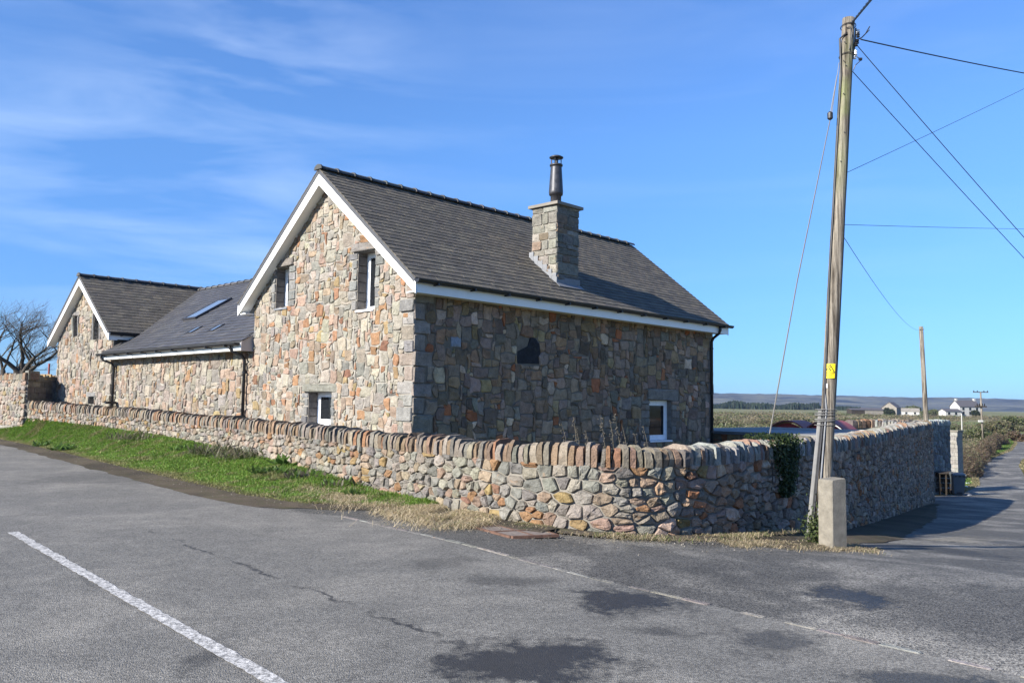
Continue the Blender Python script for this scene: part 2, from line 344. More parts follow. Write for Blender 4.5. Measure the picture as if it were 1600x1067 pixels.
# ---- squared random rubble: rectangles packed into a fine grid, corners shared and shaken, then chamfered
def pack(r, u0, u1, v0, v1, cell, ok, sizes, asp=1.18):
    nu, nv = int((u1 - u0) / (cell * asp)), int((v1 - v0) / (cell / asp ** .4)); cu, cv = (u1 - u0) / nu, (v1 - v0) / nv
    g = [[not ok(u0 + (i + .5) * cu, v0 + (j + .5) * cv) for i in range(nu)] for j in range(nv)]
    jit = {}
    def pt(i, j):
        if (i, j) not in jit:
            e = 0 if i in (0, nu) else 1
            jit[(i, j)] = (r.uniform(-.52, .52) * cu * e, r.uniform(-.55, .55) * cv)
        a = jit[(i, j)]; return (u0 + i * cu + a[0], v0 + j * cv + a[1])
    out = []
    for j in range(nv):
        for i in range(nu):
            if g[j][i]: continue
            a, b = r.choice(sizes)
            mw = 0
            while mw < a and i + mw < nu and not g[j][i + mw]: mw += 1
            mh = 1
            while mh < b and j + mh < nv and not any(g[j + mh][i + k] for k in range(mw)): mh += 1
            for y in range(j, j + mh):
                for x in range(i, i + mw): g[y][x] = True
            P = [pt(i, j)] + ([pt(i + mw // 2, j)] if mw > 2 else []) + [pt(i + mw, j)] + ([pt(i + mw, j + mh // 2)] if mh > 2 else []) + [pt(i + mw, j + mh)] + ([pt(i + mw // 2, j + mh)] if mw > 2 else []) + [pt(i, j + mh)] + ([pt(i, j + mh // 2)] if mh > 2 else [])
            out.append(P)
    return out
# ---- polygonal rubble: weighted Voronoi cells of scattered sites
def voro(r, u0, u1, v0, v1, rmin, rmax, asp=1.35, ok=None):
    pts = []; cellsz = rmax * 2; grid = {}
    tries = int((u1 - u0) * (v1 - v0) / (rmin * rmin) * 9)
    for k in range(tries):
        u = r.uniform(u0 + .04, u1 - .04); v = r.uniform(v0 + .05, v1 - .05); q = rmin + (rmax - rmin) * r.random() ** 1.4
        if ok and not ok(u, v): continue
        gi, gj = int(u / asp / cellsz), int(v / cellsz); good = True
        for a in range(gi - 1, gi + 2):
            for b in range(gj - 1, gj + 2):
                for (x, y, p) in grid.get((a, b), ()):
                    if ((u - x) / asp) ** 2 + (v - y) ** 2 < ((q + p) * .80) ** 2: good = False; break
                if not good: break
            if not good: break
        if good: grid.setdefault((gi, gj), []).append((u, v, q)); pts.append((u, v, q))
    out = []
    for (u, v, q) in pts:
        P = [(max(u0, u - rmax * 3), v0), (min(u1, u + rmax * 3), v0), (min(u1, u + rmax * 3), v1), (max(u0, u - rmax * 3), v1)]
        gi, gj = int(u / asp / cellsz), int(v / cellsz)
        nb = [p for a in range(gi - 2, gi + 3) for b in range(gj - 2, gj + 3) for p in grid.get((a, b), ()) if p[0] != u or p[1] != v]
        for (x, y, p) in nb:
            dx, dy = (x - u) / asp / asp, y - v; l2 = ((x - u) / asp) ** 2 + dy * dy
            k = .5 + (q * q - p * p) / (2 * l2) * .8; k = min(.8, max(.2, k))
            mxx, myy = u + (x - u) * k, v + (y - v) * k
            Q = []
            for i in range(len(P)):
                A, B = P[i], P[(i + 1) % len(P)]
                da = (A[0] - mxx) * dx + (A[1] - myy) * dy; db = (B[0] - mxx) * dx + (B[1] - myy) * dy
                if da <= 0: Q.append(A)
                if (da < 0) != (db < 0) and abs(da - db) > 1e-9:
                    t = da / (da - db); Q.append((A[0] + (B[0] - A[0]) * t, A[1] + (B[1] - A[1]) * t))
            P = Q
            if len(P) < 3: break
        if len(P) >= 3: out.append(P)
    return out
def courses(r, u0, u1, v0, v1, h=(.12, .23), w=(.15, .44), ok=None, block=(), one=(.16, .12)):
    """roughly coursed rubble: Voronoi cells of sites set out along uneven courses"""
    S = []; v = v0
    while v < v1:
        rh = r.uniform(*h); u = u0 + r.uniform(0, .2)
        while u < u1:
            wd = r.uniform(*w) * (.75 + rh * 1.4)
            if r.random() < one[0]: S += [(u + wd * .5, v + rh * .22), (u + wd * .5 + r.uniform(-.05, .05), v + rh * .8)]
            elif r.random() < one[1]: S.append((u + wd * .3, v + rh * .5)); wd *= .6
            else: S.append((u + wd / 2, v + rh / 2 + r.uniform(-.05, .05)))
            u += wd
        v += rh
    S = [s for s in S if (not ok or ok(*s)) and not any(a - .035 <= s[0] <= b + .035 and c - .035 <= s[1] <= d + .035 for a, b, c, d in block)]; grid = {}; C = .35; D_ = []
    for (a, b, c, d) in block:      # stand-in sites just inside openings and dressed blocks keep the rubble out of them
        nu_, nv_ = max(1, int((b - a) / .06)), max(1, int((d - c) / .06)); e = .035
        for i in range(nu_ + 1): x = a + e + (b - a - 2 * e) * i / nu_; D_ += [(x, c + e), (x, d - e)]
        for i in range(1, nv_): y = c + e + (d - c - 2 * e) * i / nv_; D_ += [(a + e, y), (b - e, y)]
    for s in S + D_: grid.setdefault((int(s[0] / C), int(s[1] // C)), []).append(s)
    out = []
    for (u, v) in S:
        P = [(max(u0, u - .4), max(v0, v - .3)), (min(u1, u + .4), max(v0, v - .3)), (min(u1, u + .4), min(v1, v + .3)), (max(u0, u - .4), min(v1, v + .3))]
        gi, gj = int(u / C), int(v // C)
        for (x, y) in [p for a in range(gi - 2, gi + 3) for b in range(gj - 2, gj + 3) for p in grid.get((a, b), ()) if p != (u, v)]:
            dx, dy = x - u, (y - v) * 1.5; k = .5; mxx, myy = u + (x - u) * k, v + (y - v) * k; Q = []
            for i in range(len(P)):
                A, B = P[i], P[(i + 1) % len(P)]
                da = (A[0] - mxx) * dx + (A[1] - myy) * dy * 1.5; db = (B[0] - mxx) * dx + (B[1] - myy) * dy * 1.5
                if da <= 0: Q.append(A)
                if (da < 0) != (db < 0) and abs(da - db) > 1e-9: t = da / (da - db); Q.append((A[0] + (B[0] - A[0]) * t, A[1] + (B[1] - A[1]) * t))
            P = Q
            if len(P) < 3: break
        if len(P) >= 3: out.append(P)
    return out
def clean(P, joint, r, cut=(.14, .32)):
    """inset a convex-ish polygon by the joint and chamfer its corners"""
    n = len(P); cx = sum(p[0] for p in P) / n; cy = sum(p[1] for p in P) / n
    Q = []
    for i in range(n):
        if math.hypot(P[i][0] - P[i - 1][0], P[i][1] - P[i - 1][1]) > .03: Q.append(P[i])
    if len(Q) < 3: return None
    W = max(p[0] for p in Q) - min(p[0] for p in Q); H = max(p[1] for p in Q) - min(p[1] for p in Q)
    if W < .07 or H < .05: return None
    fx, fy = max(.3, 1 - 2 * joint / W), max(.3, 1 - 2 * joint / H)
    Q = [(cx + (x - cx) * fx, cy + (y - cy) * fy) for x, y in Q]
    o = []; n = len(Q)
    for i in range(n):
        A, B, C = Q[i - 1], Q[i], Q[(i + 1) % n]
        ca = r.uniform(*cut); cb = r.uniform(*cut)
        o.append((B[0] + (A[0] - B[0]) * ca, B[1] + (A[1] - B[1]) * ca)); o.append((B[0] + (C[0] - B[0]) * cb, B[1] + (C[1] - B[1]) * cb))
    if len(o) > 12: o = o[::2] if len(o) > 16 else [p for i, p in enumerate(o) if i % 4 != 3]
    return o
def stone_into(mb, P, mp, r, col, proud=.03, rough=.012, bev=.16, back=.03):
    n = len(P); cx = sum(p[0] for p in P) / n; cy = sum(p[1] for p in P) / n
    d = proud * r.uniform(.55, 1.35); tx, ty = r.uniform(-.09, .09), r.uniform(-.09, .09)
    sd_ = r.uniform(0, 99)
    def dep(x, y, k): return d + (x - cx) * tx + (y - cy) * ty + (noise.noise((x * 9 + sd_, y * 9, sd_)) * 1.6 + r.uniform(-.4, .4)) * rough * k
    V = [mp(x, y, -back) for x, y in P]
    V += [mp(cx + (x - cx) * .985, cy + (y - cy) * .985, max(.002, dep(x, y, .6) * .55)) for x, y in P]
    b = bev * r.uniform(.7, 1.4)
    V += [mp(cx + (x - cx) * (1 - b), cy + (y - cy) * (1 - b), max(.006, dep(x, y, 1))) for x, y in P]
    V += [mp(cx + (x - cx) * .5, cy + (y - cy) * .5, max(.007, dep(x, y, 1) + rough * .3)) for x, y in P]
    V.append(mp(cx, cy, max(.008, dep(cx, cy, .7) + rough * .4)))
    F = []
    for ring in (0, 1, 2):
        for i in range(n):
            j = (i + 1) % n; F.append((ring * n + i, ring * n + j, (ring + 1) * n + j, (ring + 1) * n + i))
    for i in range(n): F.append((3 * n + i, 3 * n + (i + 1) % n, 4 * n))
    mb.add(V, F, col)
def lay_stones(items, parent, mp, r, name, m, limit, restname, prio, smooth=False, **kw):
    """items: (polygon, colour). The LIMIT stones that show largest become objects, the rest one joined part"""
    items = sorted(items, key=prio, reverse=True)
    rest = MB()
    for i, (P, c) in enumerate(items):
        mb = MB() if i < limit else rest
        stone_into(mb, P, mp, r, c, **kw)
        if i < limit: mb.build(name, m, parent, smooth)
    if rest.v: rest.build(restname, m, parent, smooth, kind='stuff')
def area(P): return abs(sum(P[i][0] * P[(i + 1) % len(P)][1] - P[(i + 1) % len(P)][0] * P[i][1] for i in range(len(P)))) / 2

# ================================================================== the setting
def sm(x, a, b):
    t = min(1, max(0, (x - a) / (b - a))); return t * t * (3 - 2 * t)
def lane_s(x, y): return (x - 1.2) * .55 + (y - 10) * .835
FALL = ((-1, 0), (.3, -.02), (1.7, -.13), (5, -.42), (7.2, -.64), (15, -1.22), (28.7, -2.14), (37, -2.5), (60, -3.05), (1e6, -3.05))
def g(x, y):
    """ground height: flat at the junction, the lane falls away to the north-east, then the plain"""
    s = lane_s(x, y)
    f = 0.
    for (a, za), (b, zb) in zip(FALL, FALL[1:]):
        if a <= s < b: f = za + (zb - za) * (s - a) / (b - a); break
    z = f * max(sm(x, -2, 1.5), sm(y, 40, 60))
    d = math.hypot(x, y)
    z += 2.2 * sm(d, 150, 420) + 2.5 * sm(d, 500, 1500) + .5 * sm(d, 100, 260) * noise.noise((x * .008, y * .008, 0))
    return z
xs = list(np.arange(-30, 70.1, 1.6)); v = 72.
while v < 7000: xs.append(v); v *= 1.09
v = -32.
while v > -7000: xs.insert(0, v); v *= 1.14
ys = list(np.arange(-20, 100.1, 1.6)); v = 104.
while v < 8000: ys.append(v); v *= 1.07
v = -24.
while v > -600: ys.insert(0, v); v *= 1.5
mb = MB(); nx = len(xs)
mb.v = [(x, y, g(x, y) - .07) for y in ys for x in xs]; mb.c = [(1, 1, 1)] * len(mb.v)
mb.f = [(j * nx + i, j * nx + i + 1, (j + 1) * nx + i + 1, (j + 1) * nx + i) for j in range(len(ys) - 1) for i in range(nx - 1)]
tag(mb.build('ground', 'field', smooth=True), kind='structure')

# far ridge of wooded hills: a long terrain sheet that rises behind the plain
def hill(u, v):
    """u -1..1 across, v 0..1 in depth"""
    y = 2300 + 2100 * v; x = -2600 + (u + 1) * .5 * 7600
    h = 66 * sm(v, .02, .62) * (1 - .25 * sm(v, .7, 1))
    h *= .90 + .16 * noise.noise((x * .0011, 3, 0)) - .24 * sm(x, 1000, 3200)
    h += 5 * noise.noise((x * .004, y * .004, 1)) * sm(v, .05, .3) + 4. * noise.noise((x * .02, y * .02, 5)) * sm(v, .2, .5) + 3.6 * noise.noise((x * .055, y * .03, 9)) * sm(v, .4, .6)
    return (x, y, 2 + h)
mb = MB(); NU, NV = 420, 26
mb.v = [hill(i / NU * 2 - 1, j / NV) for j in range(NV + 1) for i in range(NU + 1)]; mb.c = [(1, 1, 1)] * len(mb.v)
mb.f = [(j * (NU + 1) + i, j * (NU + 1) + i + 1, (j + 1) * (NU + 1) + i + 1, (j + 1) * (NU + 1) + i) for j in range(NV) for i in range(NU)]
tag(mb.build('hills', 'hill', smooth=True), kind='structure')

# main road: its near-side edge follows the soil, then the line of kerb setts
edge_px = [(0, 692), (94, 717), (210, 748), (322, 777), (442, 800), (530, 806), (720, 849), (910, 900), (1110, 946), (1380, 1008), (1590, 1056)]
E0 = [at_z(*p) for p in edge_px]
far_dir = (at_z(-300, 628) - at_z(0, 690)); far_dir.z = 0; far_dir.normalize()
E0 = [E0[0] + far_dir * 160, E0[0] + far_dir * 40] + E0
dn = (E0[-1] - E0[-2]).normalized(); E0 = E0 + [E0[-1] + dn * 6, E0[-1] + dn * 30]
cl0, cl1 = at_z(20, 832), at_z(430, 1067)
cdir = (cl1 - cl0).normalized()
mb = MB(); side = Vector((-cdir.y, cdir.x, 0)); side = side if side.x < 0 else -side
pv = []
for i, p in enumerate(E0):
    q = p + side * 9.5; pv += [(p.x, p.y, .006), (q.x, q.y, .006)]
mb.add(pv, [(2 * i, 2 * i + 2, 2 * i + 3, 2 * i + 1) for i in range(len(E0) - 1)])
road = tag(mb.build('road', 'road'), kind='structure')
# centre line dash with its ragged edge, and the ones before and after it along the road
def dash(p0, p1, wd, name='road_marking'):
    mb = MB(); r = random.Random(5); L = (p1 - p0).length; d = (p1 - p0) / L; n = Vector((-d.y, d.x, 0)); k = int(L / .07); vs = []
    for i in range(k + 1):
        a = p0 + d * (L * i / k); e1 = wd / 2 * (1 + r.uniform(-.22, .1)); e2 = wd / 2 * (1 + r.uniform(-.22, .1))
        vs += [(*(a + n * e1).to_2d(), .0105), (*(a - n * e2).to_2d(), .0105)]
    mb.add(vs, [(2 * i, 2 * i + 1, 2 * i + 3, 2 * i + 2) for i in range(k)])
    return tag(mb.build(name, 'paint', road))
dash(cl0, cl0 + cdir * 7.6, .115); dash(cl0 - cdir * 10, cl0 - cdir * 4, .115)

# kerb setts let into the tarmac along the mouth of the lane
kp = [at_z(*p) for p in [(530, 806), (720, 849), (910, 900), (1110, 946), (1380, 1008), (1590, 1056), (1760, 1096)]]
cum = [0]
for a, b in zip(kp, kp[1:]): cum.append(cum[-1] + (b - a).length)
def along(cum, P, s):
    for i in range(len(P) - 1):
        if s <= cum[i + 1] or i == len(P) - 2:
            t = (s - cum[i]) / (cum[i + 1] - cum[i]); return P[i].lerp(P[i + 1], t), (P[i + 1] - P[i]).normalized()
r = random.Random(3); s = .1
while s < cum[-1] - .3:
    L = r.uniform(.16, .34); p, d = along(cum, kp, s + L / 2); n = Vector((-d.y, d.x, 0)); w2 = r.uniform(.022, .042)
    gap = .012
    if s > 5.0 and r.random() < .33: s += r.uniform(.1, .3); continue
    mb = MB(); k = .05; c = rcol(r, [(2, (.19, .175, .155)), (1, (.24, .225, .20))], .14)
    def q(u, v, z): a = p + d * u + n * (v + r.uniform(-.006, .006)); return (a.x, a.y, z)
    h = .011 + r.uniform(-.002, .004)
    o = [(-L / 2, -w2 * .8), (-L / 2 + .02, -w2), (L / 2 - .02, -w2), (L / 2, -w2 * .7), (L / 2, w2 * .7), (L / 2 - .02, w2), (-L / 2 + .02, w2), (-L / 2, w2 * .8)]
    mb.add([q(u, v, -.03) for u, v in o] + [q(u, v, h - .004) for u, v in o] + [q(u * .93, v * .8, h) for u, v in o],
        [(a * 8 + i, a * 8 + (i + 1) % 8, (a + 1) * 8 + (i + 1) % 8, (a + 1) * 8 + i) for a in (0, 1) for i in range(8)] + [tuple(16 + i for i in range(8))], c)
    mb.build('kerb_sett', 'stone', road); s += L + gap

# lane and junction apron
LE = [(-6, -8, 40), (0, -7, 32), (4, -6, 22), (9, -8, 15), (11, -8, 13.2), (12.5, -8, 12.2), (14.6, -8, 12.0), (14.7, 4.6, 12.05), (17, 6.6, 13.9), (21.6, 9.2, 16.6), (25, 11.2, 18.5), (29, 13.5, 20.8), (34, 16.4, 23.2), (39, 19.2, 25.4), (42, 22.4, 26.6), (50, 27.8, 31.2), (60, 33.2, 36.6), (72, 40.2, 43.4), (80, 45.3, 48.4), (90, 52.3, 55.4), (101, 60.1, 63.2), (123, 74, 77.2), (146, 87.3, 90.2), (178, 105, 107.6), (220, 126, 129)]
mb = MB(); LN = 14; rows = []
for (a, b) in zip(LE, LE[1:]):
    k = max(1, int((b[0] - a[0]) / 1.5))
    for i in range(k): t = i / k; rows.append(tuple(a[j] + (b[j] - a[j]) * t for j in range(3)))
vs = []
for (y, x0, x1) in rows:
    for i in range(LN + 1): x = x0 + (x1 - x0) * i / LN; vs.append((x, y, g(x, y) + .001 + (.03 if y > 30 else 0)))
mb.add(vs, [(j * (LN + 1) + i, j * (LN + 1) + i + 1, (j + 1) * (LN + 1) + i + 1, (j + 1) * (LN + 1) + i) for j in range(len(rows) - 1) for i in range(LN)])
lane = tag(mb.build('lane', 'apron', smooth=True), kind='structure')

# boundary wall line (outer face), base heights and top heights, west to east and round into the lane
def P2(px, Y): q = at_y(px, 640, Y); return (q.x, q.y)
WALL = [(*P2(38, 31.5), .74, 1.49), (*P2(100, 29.3), .66, 1.41), (*P2(200, 25.8), .54, 1.33), (*P2(300, 22.3), .43, 1.235), (*P2(450, 17.9), .22, 1.17), (*P2(560, 15.1), .08, 1.115), (-2.1, 14.35, .02, 1.11), (-.93, 12.75, 0, 1.11), (-.3, 11.93, 0, 1.115), (.28, 11.3, 0, 1.115), (.92, 10.88, -.01, 1.115), (1.62, 10.80, -.04, 1.115), (2.32, 11.14, -.11, 1.115), (2.98, 11.76, -.19, 1.115), (3.64, 12.55, -.28, 1.118), (4.8, 14.0, -.46, 1.12), (6.0, 15.45, -.62, 1.12), (7.8, 18.4, -.9, 1.13), (9.7, 21.7, -1.12, 1.14), (13.2, 27.7, -1.65, 1.155), (16.72, 33.6, -2.1, 1.17), (17.3, 34.7, -2.2, 1.17), (17.1, 35.6, -2.2, 1.17), (15.8, 36.4, -2.1, 1.17)]
def catmull(P, k=8):
    o = []
    for i in range(len(P) - 1):
        a, b, c, d = P[max(i - 1, 0)], P[i], P[i + 1], P[min(i + 2, len(P) - 1)]
        for j in range(k):
            t = j / k
            o.append(tuple(.5 * (2 * b[q] + (c[q] - a[q]) * t + (2 * a[q] - 5 * b[q] + 4 * c[q] - d[q]) * t * t + (3 * b[q] - a[q] - 3 * c[q] + d[q]) * t ** 3) for q in range(len(b))))
    return o + [P[-1]]
WP = [Vector(p) for p in catmull(WALL)]
WC = [0.]
for a, b in zip(WP, WP[1:]): WC.append(WC[-1] + math.hypot(b[0] - a[0], b[1] - a[1]))
WLEN = WC[-1]
def wall_at(s):
    lo, hi = 0, len(WC) - 1
    while hi - lo > 1:
        m = (lo + hi) // 2
        if WC[m] <= s: lo = m
        else: hi = m
    t = (s - WC[lo]) / max(1e-6, WC[hi] - WC[lo]); p = WP[lo].lerp(WP[hi], t)
    a, b = WP[max(lo - 1, 0)], WP[min(hi + 1, len(WP) - 1)]; d = Vector((b[0] - a[0], b[1] - a[1])).normalized()
    return p, d, Vector((d.y, -d.x))            # outward = right-hand side of travel

# verge: turf bank from the soil edge of the road up to the foot of the wall
vg_px = [(0, 687), (94, 707), (180, 729), (262, 748), (375, 775), (469, 789), (562, 792), (640, 796), (720, 813), (850, 833)]
VG = [at_z(*p) for p in vg_px]; VG = [VG[0] + far_dir * 40] + VG
vcum = [0]
for a, b in zip(VG, VG[1:]): vcum.append(vcum[-1] + (b - a).length)
def s_at_x(x):
    i = next(i for i in range(len(WP) - 1) if WP[i + 1][0] >= x); return WC[i] + (WC[i + 1] - WC[i]) * min(1, max(0, (x - WP[i][0]) / (WP[i + 1][0] - WP[i][0])))
S_END = s_at_x(.5)
NVR, NVC = 150, 12
VGRID = []
for i in range(NVR + 1):
    t = i / NVR; p, _ = along(vcum, VG, 36 + (vcum[-1] - 36) * t)
    q, d, n = wall_at(S_END * t); row = []
    for j in range(NVC + 1):
        k = j / NVC; x = p.x + (q[0] - p.x) * k; y = p.y + (q[1] - p.y) * k
        z = .02 + (q[2] - .0) * sm(k, 0, 1) + .05 * noise.noise((x * 1.3, y * 1.3, 0)) * math.sin(math.pi * k)
        row.append(Vector((x, y, z)))
    VGRID.append(row)
mb = MB(); mb.v = [tuple(p) for row in VGRID for p in row]; mb.c = [(1, 1, 1)] * len(mb.v)
mb.f = [(i * (NVC + 1) + j, i * (NVC + 1) + j + 1, (i + 1) * (NVC + 1) + j + 1, (i + 1) * (NVC + 1) + j) for i in range(NVR) for j in range(NVC)]
tag(mb.build('verge', 'verge', smooth=True), kind='structure')
# soil margin between turf and tarmac, and along the foot of the wall to the pole and down the lane
mb = MB(); vs = []; fs = []
r = random.Random(9)
for i in range(161):
    t = i / 160; p, d = along(vcum, VG, 30 + (vcum[-1] - 30) * t); n = Vector((d.y, -d.x, 0)); n = n if n.y < 0 else -n
    best = min(((ep.lerp(eq, u / 20) - p).length, ep.lerp(eq, u / 20)) for ep, eq in zip(E0, E0[1:]) for u in range(21)) if i % 2 == 0 or i == 160 else None
    if best is not None: lastb = best
    b0 = lastb[1]; dd = (b0 - p); dd.z = 0
    if dd.length > .8: dd = dd.normalized() * .8
    dd *= 1 - sm(t, .86, .94)
    wd = (.10 + .16 * noise.noise((p.x * .9, p.y * .9, 4))) * (1 - .6 * sm(t, .5, .9))
    b = p + dd + n * (max(0., wd) + r.uniform(.02, .06)); a = p - n * .3; m_ = p.lerp(b, .5); vs += [(a.x, a.y, .035), (p.x, p.y, .030), (m_.x, m_.y, .020), (b.x, b.y, .0085)]
fs = [(4 * i + k, 4 * i + k + 1, 4 * i + k + 5, 4 * i + k + 4) for i in range(160) for k in (0, 1, 2)]
mb.add(vs, fs); tag(mb.build('soil_margin', 'soil'), kind='structure')
mb = MB(); vs = []; s0 = S_END - 2.2; KS = 140; SE2 = s_at_x(16.6)
for i in range(KS + 1):
    s = s0 + (SE2 - s0) * i / KS; p, d, n = wall_at(s)
    wd = .24 + .12 * noise.noise((s * 1.3, 0, 2)) + r.uniform(-.03, .03) + 1.1 * sm(p[0], 1.9, 4.4) * (1 - .35 * sm(p[0], 4.6, 7.0)) * (1 - .7 * sm(p[0], 10, 16))
    for k in (-.1, .3, .65, 1):
        a = Vector(p[:2]) + n * (wd * k if k > 0 else k); vs.append((a.x, a.y, g(a.x, a.y) + (.05 if k < .7 else .009)))
mb.add(vs, [(4 * i + k, 4 * i + k + 1, 4 * i + k + 5, 4 * i + k + 4) for i in range(KS) for k in (0, 1, 2)]); tag(mb.build('wall_foot_soil', 'soil'), kind='structure')

mb = MB(); pc = Vector((4.05, 11.25)); rg = []       # bare earth round the pole and post
for k in range(25):
    a = k / 24 * 2 * math.pi; q = pc + Vector((math.cos(a) * 1.0, math.sin(a) * .55)) * (1 + .22 * noise.noise((math.cos(a) * 2, math.sin(a) * 2, 4))) + Vector((0, .25 * math.cos(a)))
    rg.append((q.x, q.y, g(q.x, q.y) + .006))
mb.add([(pc.x, pc.y, g(pc.x, pc.y) + .06)] + rg, [(0, 1 + k, 2 + k) for k in range(24)]); tag(mb.build('pole_foot_soil', 'soil'), kind='structure')

# garden behind the wall, level with the house
gp = []
for i in range(0, len(WP)): gp.append((WP[i][0], WP[i][1]))
gp = [wall_at(s) for s in np.linspace(0, WLEN, 60)]
ring = [Vector(p[:2]) - n * .25 for p, d, n in gp] + [Vector((14, 44)), Vector((6, 50)), Vector((-14, 52)), Vector((-30, 46))]
c = Vector((0, 28)); mb = MB()
mb.add([(c.x, c.y, .15)] + [(p.x, p.y, .15 if i < 60 else .1) for i, p in enumerate(ring)] + [(p.x, p.y, -3.3) for p in ring],
    [(0, 1 + i, 1 + (i + 1) % len(ring)) for i in range(len(ring))] + [(1 + i, 1 + (i + 1) % len(ring), 1 + len(ring) + (i + 1) % len(ring), 1 + len(ring) + i) for i in range(len(ring))])
tag(mb.build('garden_ground', 'field'), kind='structure')
# ================================================================== boundary wall
bw = empty('boundary_wall', (0, 0, 0), 0, 'long low rubble boundary wall with upright coping stones curving from road into lane', 'wall')
COPE = .28; TH = .40
core = MB(); vs = []; KW = 260
for i in range(KW + 1):
    p, d, n = wall_at(WLEN * i / KW); o = Vector(p[:2]); b = o - n * TH; zt = p[3] - COPE + .03
    vs += [(o.x, o.y, p[2] - .3), (o.x, o.y, zt), (b.x, b.y, zt), (b.x, b.y, p[2] - .3)]
core.add(vs, [(4 * i + k, 4 * i + k + 1, 4 * i + k + 5, 4 * i + k + 4) for i in range(KW) for k in range(3)] + [(0, 1, 2, 3), tuple(4 * KW + k for k in range(4))])
core.build('wall_core', 'mortar_wall', bw)
def wmap(u, v, d):
    p, dr, n = wall_at(min(max(u, 0.), WLEN)); return (p[0] + n.x * d, p[1] + n.y * d, p[3] - COPE + .01 - v)
r = random.Random(21)
S_COR = s_at_x(2.3)
def okw(u, v):
    p, dr, n = wall_at(u); return p[3] - COPE - v > p[2] - .08
def wprio(it):
    P = it[0]; u = sum(p[0] for p in P) / len(P); v = sum(p[1] for p in P) / len(P); x, y, z = wmap(u, v, 0); p, d, n = wall_at(u)
    q = Vector((-x, -y)); D = q.length; return area(P) / D ** 2 * max(.02, q.normalized().dot(n))
cells = courses(r, 0, s_at_x(-2.6), 0, .9, (.09, .19), (.11, .32), okw)
cells += courses(r, s_at_x(-2.6), WLEN, 0, 3.2, (.09, .22), (.11, .36), okw, (), (.2, .2))
items = []
for P in cells:
    u = sum(p[0] for p in P) / len(P); Q = clean(P, .007 + .010 * r.random(), r, (.03, .17))
    if not Q: continue
    x = wall_at(u)[0][0]
    k = sm(x, 1.4, 3.0); pal = PAL_LANE if r.random() < k else PAL_FRONT if (x > -4 or r.random() < .3) else PAL_FAR
    items.append((Q, rcol(r, pal)))
lay_stones(items, bw, wmap, r, 'stone', 'stone', 300, 'small_stones', wprio, False, proud=.042, rough=.022, bev=.10)
# upright coping stones
def cope_stone(mb, s, wdt, hgt, c, r, wf=wall_at, th=TH):
    p, d, n = wf(s); o = Vector(p[:2]); z0 = p[3] - COPE - .02; z1 = z0 + hgt; f = .035 + r.uniform(-.02, .035); bk = th + .03 + r.uniform(-.03, .03)
    ln = r.uniform(-.028, .028); V = []
    prof = [(-f * -1, z0, 1.0), (f + r.uniform(0, .015), z0 + hgt * .45, r.uniform(.95, 1.06)), (f - r.uniform(.005, .03), z0 + hgt * .86, r.uniform(.8, 1.0)), (f - .055 - r.uniform(0, .05), z1, r.uniform(.55, .8)),
            (-bk * .55, z1 + r.uniform(-.035, .02), r.uniform(.6, .85)), (-bk, z0 + hgt * .8, r.uniform(.75, .95)), (-bk, z0, 1.)]
    for q, z, k in prof:
        for sg in (-1, 1):
            a = o + d * (sg * wdt / 2 * k + ln * (z - z0) / hgt + r.uniform(-.006, .006)) + n * (q + r.uniform(-.008, .008)); V.append((a.x, a.y, z))
    m = len(prof); F = [(2 * i, 2 * i + 1, 2 * i + 3, 2 * i + 2) for i in range(m - 1)] + [tuple(2 * i for i in range(m - 1, -1, -1)), tuple(2 * i + 1 for i in range(m))]
    mb.add(V, F, c)
cs = []; s = .08
while s < WLEN - .1:
    wdt = r.uniform(.06, .135); x, y = wall_at(s + wdt / 2)[0][:2]
    k = sm(x, 1.4, 3.0); c = rcol(r, PAL_COPE if r.random() > k * .75 else [(3, (.21, .20, .19)), (2, (.27, .25, .22)), (1, (.24, .15, .11))], .14)
    pp, dd, nn = wall_at(s); q = Vector((-x, -y)); vis = wdt / q.length ** 2 * max(.05, q.normalized().dot(nn))
    cs.append((vis, s + wdt / 2, wdt - .014, COPE * r.uniform(.80, 1.08) + (.05 if r.random() < .08 else 0), c)); s += wdt + r.uniform(.002, .022)
cs.sort(reverse=True); rest = MB()
for i, (_, s, wdt, h, c) in enumerate(cs):
    mb = MB() if i < 300 else rest
    cope_stone(mb, s, wdt, h, c, r)
    if i < 300: mb.build('coping_stone', 'stone', bw)
rest.build('far_coping_stones', 'stone', bw, kind='stuff')

# tall garden wall at the west end with its return to the house, a block pier at the corner
tw = empty('garden_wall', (0, 0, 0), 0, 'taller rubble garden wall with shaded block-built return beside the far gabled wing', 'wall')
cA = Vector(P2(38, 31.2)); hd = Vector(WALL[0][:2]) - Vector(WALL[2][:2]); hd.normalize(); hn = Vector((-hd.y, hd.x)); hn = hn if hn.y < 0 else -hn
zt0 = at_y(36, 584, 31.2).z
LT = 7.0
mb = MB()
def tmap(u, v, d): a = cA + hd * u + hn * d; return (a.x, a.y, v)
bk = -hn * .42
def wallbox(mb, A, B, th, z0, z1):
    mb.hexa([(A.x, A.y, z0), (B.x, B.y, z0), ((B + th).x, (B + th).y, z0), ((A + th).x, (A + th).y, z0), (A.x, A.y, z1), (B.x, B.y, z1), ((B + th).x, (B + th).y, z1), ((A + th).x, (A + th).y, z1)])
wallbox(mb, cA + hd * .5, cA + hd * LT, bk, .3, zt0 - .2); mb.build('wall_core', 'mortar', tw); CORE_TW = True
items = []
for P in courses(r, 0, LT, .5, zt0 - .18):
    Q = clean(P, .014, r)
    if Q: items.append((Q, rcol(r, PAL_FAR)))
lay_stones(items, tw, tmap, r, 'stone', 'stone', 0, 'face_stones', lambda it: area(it[0]), proud=.035, rough=.015)
u = 0.
